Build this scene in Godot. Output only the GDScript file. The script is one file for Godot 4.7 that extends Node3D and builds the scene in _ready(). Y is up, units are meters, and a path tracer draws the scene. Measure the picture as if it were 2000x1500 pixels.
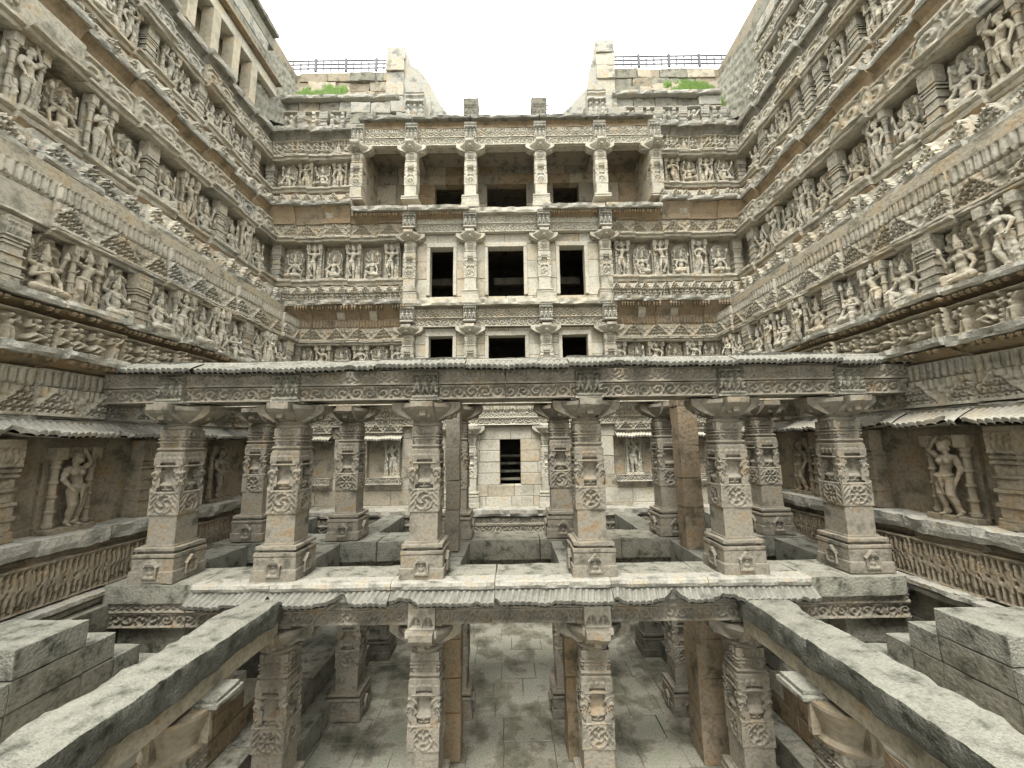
extends Node3D
# A carved sandstone stepwell: front pavilion of pillars, terraced side walls with statues, a storeyed pavilion at the back.
# World: x right, y up, depth d runs away from the camera along -z. The lowest floor is y = 0.

const CX := -0.12
var M := {}
var K := {}
var rng := RandomNumberGenerator.new()
var nz := FastNoiseLite.new()
var used := {}

# ------------------------------------------------------------------ mesh builder
class MB:
	var v := PackedVector3Array()
	var n := PackedVector3Array()
	var ix := PackedInt32Array()
	func tri(a: Vector3, b: Vector3, c: Vector3) -> void:   # counter-clockwise seen from outside
		var nn := (b - a).cross(c - a).normalized()
		var k := v.size()
		v.append(a); v.append(b); v.append(c)
		n.append(nn); n.append(nn); n.append(nn)
		ix.append(k); ix.append(k + 2); ix.append(k + 1)
	func quad(a: Vector3, b: Vector3, c: Vector3, d: Vector3) -> void:
		var nn := (c - a).cross(d - b).normalized()
		var k := v.size()
		v.append(a); v.append(b); v.append(c); v.append(d)
		for i in 4:
			n.append(nn)
		ix.append(k); ix.append(k + 3); ix.append(k + 2)
		ix.append(k); ix.append(k + 2); ix.append(k + 1)
	func quado(a: Vector3, b: Vector3, c: Vector3, d: Vector3, o: Vector3) -> void:
		if (c - a).cross(d - b).dot(o) < 0.0:
			quad(d, c, b, a)
		else:
			quad(a, b, c, d)
	func grid(p: PackedVector3Array, nx: int, ny: int) -> void:
		var k := v.size()
		v.append_array(p)
		for j in ny:
			var j0 := maxi(j - 1, 0) * nx
			var j1 := mini(j + 1, ny - 1) * nx
			for i in nx:
				var du := p[j * nx + mini(i + 1, nx - 1)] - p[j * nx + maxi(i - 1, 0)]
				var dv := p[j1 + i] - p[j0 + i]
				n.append(du.cross(dv).normalized())
		for j in ny - 1:
			for i in nx - 1:
				var a := k + j * nx + i
				ix.append(a); ix.append(a + nx); ix.append(a + nx + 1)
				ix.append(a); ix.append(a + nx + 1); ix.append(a + 1)
	func cbox(lo: Vector3, hi: Vector3, r := 0.012) -> void:     # chamfered box, 44 triangles
		var c := (lo + hi) * 0.5
		var h := (hi - lo) * 0.5
		r = minf(r, minf(h.x, minf(h.y, h.z)) * 0.45)
		var q := h - Vector3(r, r, r)
		for a in 3:
			var b := (a + 1) % 3
			var e := (a + 2) % 3
			for s in [-1.0, 1.0]:
				var p: Array[Vector3] = []
				for t in [[-1, -1], [1, -1], [1, 1], [-1, 1]]:
					var w := Vector3()
					w[a] = s * h[a]; w[b] = t[0] * q[b]; w[e] = t[1] * q[e]
					p.append(c + w)
				var o := Vector3(); o[a] = s
				quado(p[0], p[1], p[2], p[3], o)
				for u in [-1.0, 1.0]:       # the edge between faces a and b
					var e1 := Vector3(); e1[a] = s * h[a]; e1[b] = u * q[b]; e1[e] = -q[e]
					var e2 := e1; e2[e] = q[e]
					var e3 := Vector3(); e3[a] = s * q[a]; e3[b] = u * h[b]; e3[e] = q[e]
					var e4 := e3; e4[e] = -q[e]
					var oo := Vector3(); oo[a] = s; oo[b] = u
					quado(c + e1, c + e2, c + e3, c + e4, oo)
		for sx in [-1.0, 1.0]:
			for sy in [-1.0, 1.0]:
				for sz in [-1.0, 1.0]:
					var t1 := c + Vector3(sx * h.x, sy * q.y, sz * q.z)
					var t2 := c + Vector3(sx * q.x, sy * h.y, sz * q.z)
					var t3 := c + Vector3(sx * q.x, sy * q.y, sz * h.z)
					if sx * sy * sz > 0:
						tri(t1, t2, t3)
					else:
						tri(t1, t3, t2)
	func lathe(prof: Array, sides: int, at := Vector3.ZERO, square := false) -> void:   # prof of Vector2(radius, y)
		var off := PI / sides if square else 0.0
		for k in prof.size() - 1:
			var p := PackedVector3Array()
			for j in 2:
				var q: Vector2 = prof[k + j]
				for i in sides + 1:
					var t := TAU * i / sides + off
					p.append(at + Vector3(sin(t) * q.x, q.y, cos(t) * q.x))
			if sides > 6:
				grid(p, sides + 1, 2)
			else:
				for i in sides:
					quad(p[i], p[i + 1], p[sides + 1 + i + 1], p[sides + 1 + i])
		var tp: Vector2 = prof[-1]
		for i in sides:
			var t := TAU * i / sides + off
			var t2 := TAU * (i + 1) / sides + off
			tri(at + Vector3(0, tp.y, 0), at + Vector3(sin(t) * tp.x, tp.y, cos(t) * tp.x), at + Vector3(sin(t2) * tp.x, tp.y, cos(t2) * tp.x))
	func join(o: MB, t := Transform3D()) -> void:
		var k := v.size()
		for i in o.v.size():
			v.append(t * o.v[i])
			n.append((t.basis * o.n[i]).normalized())
		for i in o.ix:
			ix.append(k + i)
	func mesh() -> ArrayMesh:
		var a := []
		a.resize(Mesh.ARRAY_MAX)
		a[Mesh.ARRAY_VERTEX] = v
		a[Mesh.ARRAY_NORMAL] = n
		a[Mesh.ARRAY_INDEX] = ix
		var m := ArrayMesh.new()
		m.add_surface_from_arrays(Mesh.PRIMITIVE_TRIANGLES, a)
		return m

# ------------------------------------------------------------------ shapes
func coords(a: float, b: float, step: float, r: float) -> PackedFloat32Array:
	var out := PackedFloat32Array([a, a + r * 0.3, a + r])
	var m := maxi(1, int(round((b - a - 2 * r) / step)))
	for i in range(1, m):
		out.append(a + r + (b - a - 2 * r) * i / m)
	out.append_array(PackedFloat32Array([b - r, b - r * 0.3, b]))
	return out

# a weathered stone block: rounded, chipped edges and uneven faces
func rbox(mb: MB, lo: Vector3, hi: Vector3, step := 0.15, r := 0.03, amp := 0.012, sd := 0.0, skip := "") -> void:
	var h := (hi - lo)
	r = minf(r, minf(h.x, minf(h.y, h.z)) * 0.3)
	var C := [coords(lo.x, hi.x, step, r), coords(lo.y, hi.y, step, r), coords(lo.z, hi.z, step, r)]
	for a in 3:
		var b := (a + 1) % 3
		var e := (a + 2) % 3
		for s in 2:
			if skip.contains("xyz"[a] + "-+"[s]):
				continue
			var U: PackedFloat32Array = C[b] if s == 1 else C[e]
			var W: PackedFloat32Array = C[e] if s == 1 else C[b]
			var ub := b if s == 1 else e
			var wb := e if s == 1 else b
			var p := PackedVector3Array()
			for w in W:
				for u in U:
					var q := Vector3()
					q[a] = hi[a] if s == 1 else lo[a]
					q[ub] = u
					q[wb] = w
					var nn := nz.get_noise_3d(q.x * 3.0 + sd, q.y * 3.0 + sd, q.z * 3.0)
					var rr := clampf(r * (0.75 + 2.6 * nn), r * 0.12, r * 0.99)
					var k := q.clamp(lo + Vector3(rr, rr, rr), hi - Vector3(rr, rr, rr))
					var d := q - k
					if d.length() > rr:
						q = k + d.normalized() * rr
					var fine := nz.get_noise_3d(q.x * 9.0 + sd, q.y * 9.0, q.z * 9.0 - sd)
					q += Vector3(nz.get_noise_3d(q.x * 2.0, q.y * 2.0 + sd, q.z * 2.0), nz.get_noise_3d(q.x * 2.0 + 40.0, q.y * 2.0, q.z * 2.0 + sd), nz.get_noise_3d(q.x * 2.0 - 40.0, q.y * 2.0 + sd, q.z * 2.0)) * amp
					q[a] += fine * amp * 0.6
					p.append(q)
			mb.grid(p, U.size(), W.size())

# a moulded course: profile of Vector2(out, y) swept along x, with worn, wavering edges
func sweep(mb: MB, prof: Array, L: float, seg: int, amp := 0.012, sd := 0.0, chips := 0.0) -> void:
	var np := prof.size()
	var rows := []
	for k in np:
		var q: Vector2 = prof[k]
		var row := PackedVector3Array()
		for i in seg + 1:
			var x := -L * 0.5 + L * i / seg
			var dy := nz.get_noise_2d(x * 3.2 + sd * 7.0, 3.0 + k * 0.5) * amp + nz.get_noise_2d(x * 13.0 + sd * 7.0, 60.0 + k * 3.0) * amp * 0.5
			var dz := nz.get_noise_2d(x * 3.2 + sd * 9.0, 30.0 + k * 0.5) * amp * 1.4
			if chips > 0.0 and q.x > -0.05:
				dz -= maxf(0.0, nz.get_noise_2d(x * 5.0 + sd * 11.0, 90.0 + k * 0.7) - 0.12) * chips
			row.append(Vector3(x, q.y + dy, q.x + dz))
		rows.append(row)
	for k in np - 1:
		var p: PackedVector3Array = rows[k].duplicate()
		p.append_array(rows[k + 1])
		mb.grid(p, seg + 1, 2)
	var poly := PackedVector2Array()
	for q in prof:
		poly.append(q)
	var t := Geometry2D.triangulate_polygon(poly)
	for s in [0, seg]:
		for i in range(0, t.size(), 3):
			var a: Vector3 = rows[t[i]][s]
			var b: Vector3 = rows[t[i + 1]][s]
			var c: Vector3 = rows[t[i + 2]][s]
			if (b - a).cross(c - a).x * (1.0 if s > 0 else -1.0) < 0.0:
				mb.tri(a, c, b)
			else:
				mb.tri(a, b, c)

# a carved panel: height field over x in -L/2..L/2, y in 0..H, standing out along +z
func relief(mb: MB, L: float, H: float, res: float, fn: Callable, depth: float, back := 0.06, arch := false, worn := 0.25, sd := 0.0, t := Transform3D()) -> void:
	var nx := maxi(3, int(L / res) + 1)
	var ny := maxi(3, int(H / res) + 1)
	var p := PackedVector3Array()
	for j in ny:
		var y := H * j / (ny - 1)
		var wide := 1.0
		if arch and y > H - L * 0.5:
			wide = sqrt(maxf(0.02, 1.0 - pow((y - H + L * 0.5) / (L * 0.5), 2.0)))
		for i in nx:
			var x := (-L * 0.5 + L * i / (nx - 1)) * wide
			var h: float = fn.call(x, y, L, H)
			h = h * (1.0 - worn * clampf(0.5 + nz.get_noise_2d(x * 4.0 + sd * 5.0, y * 4.0 + sd) * 1.6, 0.0, 1.0)) + nz.get_noise_2d(x * 22.0 + sd, y * 22.0) * 0.06
			p.append(t * Vector3(x, y, h * depth))
	mb.grid(p, nx, ny)
	for i in nx - 1:
		for e in [[i, i + 1, 0], [(ny - 1) * nx + i + 1, (ny - 1) * nx + i, 1]]:
			var a: Vector3 = p[e[0]]
			var b: Vector3 = p[e[1]]
			var bk := t.basis * Vector3(0, 0, back)
			mb.quad(a - bk - t.basis * Vector3(0, 0, depth * 0.0), b - bk, b, a)
	for j in ny - 1:
		for e in [[(j + 1) * nx, j * nx], [j * nx + nx - 1, (j + 1) * nx + nx - 1]]:
			var a: Vector3 = p[e[0]]
			var b: Vector3 = p[e[1]]
			var bk := t.basis * Vector3(0, 0, back)
			mb.quad(a - bk, b - bk, b, a)

# ---- carving patterns: height 0..1
func c_scroll(x: float, y: float, _L: float, H: float) -> float:
	var t := y / H
	if t < 0.1 or t > 0.9:
		return 1.0
	var c := H * 0.95
	var i := floorf(x / c)
	var lx := (x / c - i - 0.5) * 2.0
	var ly := (t - 0.5) * 2.5
	var fl := 1.0 if int(i) % 2 == 0 else -1.0
	var r := sqrt(lx * lx + ly * ly)
	var th := atan2(ly * fl, lx)
	var s := sin(th + r * 8.5 + i)
	if r > 1.02:
		s = sin(lx * 9.0 + ly * 5.0 * fl)
	return smoothstep(-0.35, 0.35, s) * 0.85

func lattice(u: float, w: float) -> float:
	var row := floorf(w)
	var fx := fposmod(u + 0.5 * fposmod(row, 2.0), 1.0) - 0.5
	var fy := w - row - 0.5
	var r := sqrt(fx * fx + fy * fy)
	return 1.0 - smoothstep(0.08, 0.16, absf(r - 0.33)) if r > 0.17 else (0.75 if r < 0.09 else 0.0)

func c_udgama(x: float, y: float, _L: float, H: float) -> float:
	var t := y / H
	if t < 0.09:
		return 1.0
	var p := H * 1.75
	var i := floorf(x / p)
	var lx := absf((x / p - i - 0.5) * 2.0)
	var edge := 1.0 - t * 1.02
	var st := floorf(t * 5.0) / 5.0
	if lx < 1.0 - st * 1.0 and lx < edge + 0.14:
		return 0.05 + 0.95 * lattice(x / (H * 0.25), t * 4.0) if lx < edge - 0.04 else 1.0
	if lx > 0.9:
		return 0.35 + 0.5 * c_ring((lx - 1.0) * 0.5 * p, y - H * 0.62, 0.06)
	return 0.42 + 0.25 * float(sin(x * 70.0) > 0.3 and t > 0.62) - 0.3 * float(absf(t - 0.6) < 0.04)

func c_ring(x: float, y: float, r: float) -> float:
	var d := sqrt(x * x + y * y)
	return smoothstep(r * 1.15, r * 0.9, d)

func c_leaf(x: float, y: float, _L: float, H: float) -> float:
	var t := y / H
	if t > 0.93:
		return 1.0
	var p := 0.115
	var i := floorf(x / p)
	var lx := absf((x / p - i - 0.5) * 2.0)
	var tip := 0.05 + 0.28 * lx * lx
	if t < tip:
		return 0.0
	return 0.0 if lx > 0.86 else 0.55 + 0.4 * (1.0 - lx * lx) - 0.25 * float(lx < 0.07)

func c_spear(x: float, y: float, _L: float, H: float) -> float:
	var t := y / H
	if t > 0.94 or t < 0.03:
		return 1.0
	var p := 0.17
	var i := floorf(x / p)
	var lx := (x / p - i - 0.5) * 2.0
	var v := 0.9
	for k in 2:
		var c := absf(absf(lx) - 0.42)
		if k == 0 and t > 0.56 and t < 0.93:
			if c < 0.3 * (t - 0.54) / 0.38 :
				v = 0.0
		if k == 1 and t > 0.06 and t < 0.46:
			if c < 0.3 * (0.47 - t) / 0.4:
				v = 0.0
	if absf(t - 0.51) < 0.03 and absf(lx) < 0.15:
		v = 0.3
	return v

func c_bead(x: float, y: float, _L: float, H: float) -> float:      # lozenges and dentils between fillets
	var t := y / H
	if t < 0.1 or t > 0.92:
		return 1.0
	var p := H * 1.7
	var i := floorf(x / p)
	var lx := (x / p - i - 0.5) * 2.0
	if t > 0.6:
		return 0.15 + 0.75 * float(fposmod(x, 0.09) > 0.022) if absf(lx) < 0.62 else 0.5 + 0.5 * sin((absf(lx) + t) * 15.0)
	var d := absf(lx) * 1.1 + absf(t - 0.33) * 3.0
	return 0.3 + 0.6 * smoothstep(-0.2, 0.2, sin(d * 9.0))

func ell(x: float, y: float, cx: float, cy: float, rx: float, ry: float) -> float:
	var a := (x - cx) / rx
	var b := (y - cy) / ry
	return sqrt(maxf(0.0, 1.0 - a * a - b * b))

func limb(x: float, y: float, a: Vector2, b: Vector2, r: float) -> float:
	var p := Vector2(x, y)
	var q := Geometry2D.get_closest_point_to_segment(p, a, b)
	return sqrt(maxf(0.0, 1.0 - p.distance_squared_to(q) / (r * r)))

func c_figs(x: float, y: float, _L: float, H: float) -> float:      # a row of small carved figures between colonnettes
	var w := H * 0.62
	var i := floorf(x / w)
	var f := x / w - i
	var t := y / H
	if t < 0.06 or t > 0.95:
		return 0.9
	var k := int(fposmod(i * 7.0 + floorf(i / 3.0), 5.0))
	var lx := (f - 0.5) * 0.62
	if fposmod(i, 3.0) < 0.5 and f < 0.2:
		return 0.85 - 0.3 * float(fposmod(t, 0.16) < 0.05)
	var s := 1.0 if k % 2 == 0 else -1.0
	lx *= s
	var v := 0.0
	v = maxf(v, ell(lx, t, 0.02, 0.8, 0.09, 0.1))
	v = maxf(v, ell(lx, t, 0.02, 0.58, 0.11, 0.15) * 0.95)
	if k < 3:
		v = maxf(v, limb(lx, t, Vector2(0.0, 0.36), Vector2(0.24, 0.3), 0.09))
		v = maxf(v, limb(lx, t, Vector2(0.22, 0.32), Vector2(-0.06, 0.14), 0.065))
		v = maxf(v, limb(lx, t, Vector2(-0.02, 0.36), Vector2(-0.22, 0.2), 0.08))
	else:
		v = maxf(v, limb(lx, t, Vector2(-0.03, 0.42), Vector2(-0.09, 0.08), 0.075))
		v = maxf(v, limb(lx, t, Vector2(0.06, 0.42), Vector2(0.05, 0.08), 0.075))
	v = maxf(v, limb(lx, t, Vector2(0.1, 0.66), Vector2(0.2, 0.5 + 0.08 * k), 0.05))
	v = maxf(v, limb(lx, t, Vector2(-0.08, 0.66), Vector2(-0.21, 0.56), 0.05))
	v = maxf(v, limb(lx, t, Vector2(-0.2, 0.56), Vector2(-0.17, 0.78), 0.045))
	return v * 0.95

func c_merlon(x: float, y: float, _L: float, H: float) -> float:    # a fringe of small stepped pediments
	var t := y / H
	if t < 0.1:
		return 0.8
	var p := H * 1.35
	var i := floorf(x / p)
	var lx := absf((x / p - i - 0.5) * 2.0)
	var st := floorf(t * 4.0 + 0.2) / 4.0
	if lx < 1.02 - maxf(st, t * 0.92):
		return 0.5 + 0.5 * lattice(x / (H * 0.33), t * 3.1)
	if lx > 0.84 and t < 0.62:
		return 0.6 * ell((lx - 1.0), t, 0.0, 0.38, 0.18, 0.26)
	return 0.0

func c_halo(x: float, y: float, L: float, H: float) -> float:       # back slab of a seated figure: rays, attendants, flying garlands
	var cy := H * 0.72
	var r := Vector2(x, y - cy).length()
	if y < H * 0.12:
		return 0.8
	var th := atan2(y - cy, x)
	if r < L * 0.28:
		return 0.45 + 0.35 * float(sin(th * 18.0) > -0.2)
	if absf(x) > L * 0.27 and y < H * 0.5:
		return c_figs(x * 1.3 + 3.1, fposmod(y * 2.2, H * 0.9), L, H * 0.9)
	return 0.35 + 0.5 * smoothstep(-0.2, 0.4, sin(th * 9.0 + r * 34.0))

func c_block(x: float, y: float, L: float, H: float) -> float:      # little shrine block: figures between colonnettes under a roof
	var t := y / H
	if t < 0.13:
		return 1.0 if t < 0.08 else 0.35
	if t > 0.84:
		return 0.55 + 0.35 * float(sin(t * 70.0) > 0.0)
	if t > 0.72:
		return 1.0 if t < 0.78 else 0.4
	var u := absf(x) / (L * 0.5)
	if u > 0.86 or absf(u - 0.44) < 0.07:
		return 0.95 - 0.4 * float(fposmod(t, 0.12) < 0.04)
	var q := (t - 0.13) / 0.59
	var lx := x / L if u < 0.4 else (u - 0.66) * 0.5
	return maxf(maxf(ell(lx, q, 0.0, 0.8, 0.09, 0.13), ell(lx, q, 0.0, 0.5, 0.12, 0.22)), maxf(limb(lx, q, Vector2(-0.05, 0.35), Vector2(-0.1, 0.06), 0.06), limb(lx, q, Vector2(0.05, 0.35), Vector2(0.09, 0.06), 0.06))) * 0.9

var motif := 0
func c_shaft(x: float, y: float, _L: float, _H: float) -> float:    # the carved middle of a pillar face: roundel, vase with foliage, leaf collar
	var ax := absf(x)
	if y < 0.36:
		var r := Vector2(x, y - 0.185).length()
		if r < 0.165:
			if r > 0.135:
				return 1.0
			var th := atan2(y - 0.185, x)
			if motif == 1:
				return 0.2 + 0.75 * smoothstep(-0.25, 0.3, cos(th * 8.0)) if r > 0.05 else 0.9 * float(r < 0.038)
			if motif == 2:
				return maxf(maxf(ell(ax, y, 0.05, 0.225, 0.035, 0.03), ell(x, y, 0.0, 0.18, 0.03, 0.05)), maxf(ell(x, y, 0, 0.115, 0.08, 0.025), 0.9 * smoothstep(0.35, 0.6, sin(th * 7.0 + r * 30.0)) * float(r > 0.09)))
			return 0.25 + 0.65 * smoothstep(-0.2, 0.3, sin(th * 3.0 + r * 48.0))
		if ax > 0.235:
			return 0.85
		return 0.75 if y < 0.04 else (0.35 + 0.5 * float(sin((ax + y) * 60.0) > 0.0) if ax > 0.12 else 0.75)
	if y < 0.40:
		return 0.9
	if y < 0.86:
		var half := lerpf(0.205, 0.115, clampf((y - 0.42) / 0.34, 0.0, 1.0))
		if y > 0.76:
			half = lerpf(0.115, 0.22, (y - 0.76) / 0.05)
			if y > 0.80:
				return 0.95 if y > 0.825 and ax < 0.215 else 0.0
		if ax < half:
			if y < 0.56:
				return maxf(-1.3, -1.5 + 2.5 * maxf(maxf(ell(x, y, 0.0, 0.51, 0.19, 0.055), ell(x, y, 0.0, 0.43, 0.13, 0.03) * 0.9), ell(x, y, 0.0, 0.47, 0.035, 0.06)))
			return -1.3 - 0.2 * ell(x, y, 0, 0.66, 0.1, 0.1)
		return 0.05 + 0.95 * smoothstep(-0.3, 0.3, sin(atan2(y - 0.62, ax - 0.19) * (2.0 + motif) + Vector2(ax - 0.19, (y - 0.62) * 0.6).length() * 75.0))
	if y < 0.90:
		return -0.9 if ax < 0.2 else 0.6
	if y < 1.02:
		var q := fposmod(x + 0.05, 0.1) / 0.1 - 0.5
		return 0.95 * smoothstep(0.52, 0.35, absf(q)) * (1.0 - smoothstep(0.98, 1.02, y)) * (0.55 + (y - 0.9) * 3.0)
	return 0.3

func c_bands(x: float, y: float, _L: float, H: float) -> float:     # the banded upper shaft
	var t := y / H
	if t < 0.16:
		return 0.75
	if t < 0.2 or absf(t - 0.34) < 0.025 or absf(t - 0.45) < 0.025 or absf(t - 0.57) < 0.025 or absf(t - 0.68) < 0.025:
		return -0.7
	if absf(x) < 0.012 or absf(absf(x) - 0.12) < 0.008:
		return 1.0
	if t > 0.45 and t < 0.57:
		return 0.8 if fposmod(x + 0.02, 0.06) > 0.022 else -0.3
	if t < 0.38:
		return 0.65 + 0.25 * float(fposmod(x + 0.03, 0.06) > 0.014 or t < 0.3)
	if t < 0.64:
		return 0.7 if t > 0.55 or absf(fposmod(x, 0.1) - 0.05) > 0.02 else 0.2
	if t < 0.72:
		return 0.9
	var d := Vector2(absf(x) - 0.09, (t - 0.83) * H).length()
	return 0.35 + 0.6 * float(absf(d - 0.055) < 0.018 or d < 0.016)

func c_plain(_x: float, _y: float, _L: float, _H: float) -> float:
	return 0.5

# ---- figures: one smooth skin round a skeleton of tapered limbs (surface nets)
func skin(bones: Array, cell: float, k := 0.011) -> ArrayMesh:
	var lo := Vector3(1e9, 1e9, 1e9)
	var hi := -lo
	for b in bones:
		var r := maxf(b[2], b[3]) + k + cell * 2.0
		for e in [b[0], b[1]]:
			lo = lo.min(e - Vector3(r, r, r))
			hi = hi.max(e + Vector3(r, r, r))
	var nx := int((hi.x - lo.x) / cell) + 2
	var ny := int((hi.y - lo.y) / cell) + 2
	var nw := int((hi.z - lo.z) / cell) + 2
	var f := PackedFloat32Array()
	f.resize(nx * ny * nw)
	f.fill(0.3)
	for b in bones:
		var a: Vector3 = b[0]
		var ba: Vector3 = b[1] - a
		var ra: float = b[2]
		var rb: float = b[3]
		var q := 1.0 / maxf(ba.length_squared(), 1e-6)
		var r := maxf(ra, rb) + k + cell * 2.0
		var l := a.min(b[1]) - Vector3(r, r, r) - lo
		var u := a.max(b[1]) + Vector3(r, r, r) - lo
		for z in range(maxi(0, int(l.z / cell)), mini(nw, int(u.z / cell) + 1)):
			for y in range(maxi(0, int(l.y / cell)), mini(ny, int(u.y / cell) + 1)):
				var at := (z * ny + y) * nx
				for x in range(maxi(0, int(l.x / cell)), mini(nx, int(u.x / cell) + 1)):
					var p := lo + Vector3(x, y, z) * cell - a
					var h := clampf(p.dot(ba) * q, 0.0, 1.0)
					var d := (p - ba * h).length() - lerpf(ra, rb, h)
					var g := f[at + x]
					var w := clampf(0.5 + 0.5 * (g - d) / k, 0.0, 1.0)
					f[at + x] = lerpf(g, d, w) - k * w * (1.0 - w)
	for i in f.size():
		if absf(f[i]) < 0.04:
			var gx := i % nx
			var gy := (i / nx) % ny
			f[i] += nz.get_noise_3d(gx * cell * 34.0, gy * cell * 34.0, (i / (nx * ny)) * cell * 34.0) * 0.008
	var mb := MB.new()
	var id := PackedInt32Array()
	id.resize(f.size())
	id.fill(-1)
	var sx := 1
	var sy := nx
	var sz := nx * ny
	var off := [0, sx, sy, sx + sy, sz, sx + sz, sy + sz, sx + sy + sz]
	var ed := [[0, 1], [2, 3], [4, 5], [6, 7], [0, 2], [1, 3], [4, 6], [5, 7], [0, 4], [1, 5], [2, 6], [3, 7]]
	for z in nw - 1:
		for y in ny - 1:
			for x in nx - 1:
				var c := (z * ny + y) * nx + x
				var neg := 0
				for o in off:
					if f[c + o] < 0.0:
						neg += 1
				if neg == 0 or neg == 8:
					continue
				var s := Vector3()
				var m := 0
				for e in ed:
					var f0 := f[c + off[e[0]]]
					var f1 := f[c + off[e[1]]]
					if (f0 < 0.0) != (f1 < 0.0):
						var t := f0 / (f0 - f1)
						var p0 := Vector3(e[0] & 1, (e[0] >> 1) & 1, e[0] >> 2)
						var p1 := Vector3(e[1] & 1, (e[1] >> 1) & 1, e[1] >> 2)
						s += p0.lerp(p1, t)
						m += 1
				id[c] = mb.v.size()
				mb.v.append(lo + (Vector3(x, y, z) + s / m) * cell)
				mb.n.append(Vector3(f[c + sx] + f[c + sx + sy] + f[c + sx + sz] + f[c + sx + sy + sz] - f[c] - f[c + sy] - f[c + sz] - f[c + sy + sz],
					f[c + sy] + f[c + sx + sy] + f[c + sy + sz] + f[c + sx + sy + sz] - f[c] - f[c + sx] - f[c + sz] - f[c + sx + sz],
					f[c + sz] + f[c + sx + sz] + f[c + sy + sz] + f[c + sx + sy + sz] - f[c] - f[c + sx] - f[c + sy] - f[c + sx + sy]).normalized())
	for z in range(1, nw - 1):
		for y in range(1, ny - 1):
			for x in range(1, nx - 1):
				var c := (z * ny + y) * nx + x
				var inside := f[c] < 0.0
				for ax in 3:
					var st: int = [sx, sy, sz][ax]
					if inside == (f[c + st] < 0.0):
						continue
					var u: int = [sy, sz, sx][ax]
					var w: int = [sz, sx, sy][ax]
					var a := id[c - u - w]
					var b := id[c - w]
					var d := id[c]
					var e := id[c - u]
					if a < 0 or b < 0 or d < 0 or e < 0:
						continue
					if inside:
						mb.ix.append_array(PackedInt32Array([a, d, b, a, e, d]))
					else:
						mb.ix.append_array(PackedInt32Array([a, b, d, a, d, e]))
	return mb.mesh()

func V(x: float, y: float, z: float) -> Vector3:
	return Vector3(x, y, z)

func head_bones(c: Vector3, tilt: float, tall: float) -> Array:
	var up := Vector3(tilt, 1.0, 0.0).normalized()
	var b := [[c - up * 0.1, c - up * 0.04, 0.036, 0.036], [c - up * 0.028 + V(0, 0, 0.012), c + up * 0.022, 0.05, 0.058],
		[c + V(0, 0.012, 0.056), c + V(0, -0.016, 0.066), 0.009, 0.013], [c + V(0, -0.046, 0.05), c + V(0, -0.046, 0.052), 0.02, 0.02],
		[c + V(-0.022, 0.012, 0.056), c + V(-0.034, 0.012, 0.05), 0.011, 0.01], [c + V(0.022, 0.012, 0.056), c + V(0.034, 0.012, 0.05), 0.011, 0.01],
		[c + V(-0.064, 0.015, 0), c + V(-0.07, -0.045, 0), 0.014, 0.018], [c + V(0.064, 0.015, 0), c + V(0.07, -0.045, 0), 0.014, 0.018],
		[c + up * 0.06 + V(-0.045, 0, 0), c + up * 0.06 + V(0.045, 0, 0), 0.03, 0.03]]
	if tall > 0.0:
		b.append([c + up * 0.07, c + up * (0.07 + tall), 0.052, 0.026])
		b.append([c + up * (0.09 + tall), c + up * (0.1 + tall), 0.018, 0.012])
	else:
		b.append([c + up * 0.06 + V(0.05, 0.01, -0.03), c + up * 0.05 + V(0.085, 0.0, -0.03), 0.045, 0.04])
	return b

func hand(p: Vector3, dir: Vector3) -> Array:
	var d := dir.normalized()
	var s := d.cross(V(0, 0, 1)).normalized()
	return [[p, p + d * 0.03, 0.02, 0.022], [p + d * 0.03 + s * 0.014, p + d * 0.078 + s * 0.018, 0.009, 0.007], [p + d * 0.03, p + d * 0.085, 0.009, 0.007],
		[p + d * 0.03 - s * 0.013, p + d * 0.075 - s * 0.016, 0.009, 0.007], [p + d * 0.01 + s * 0.02, p + d * 0.035 + s * 0.045 + V(0, 0, 0.012), 0.009, 0.008]]

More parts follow.
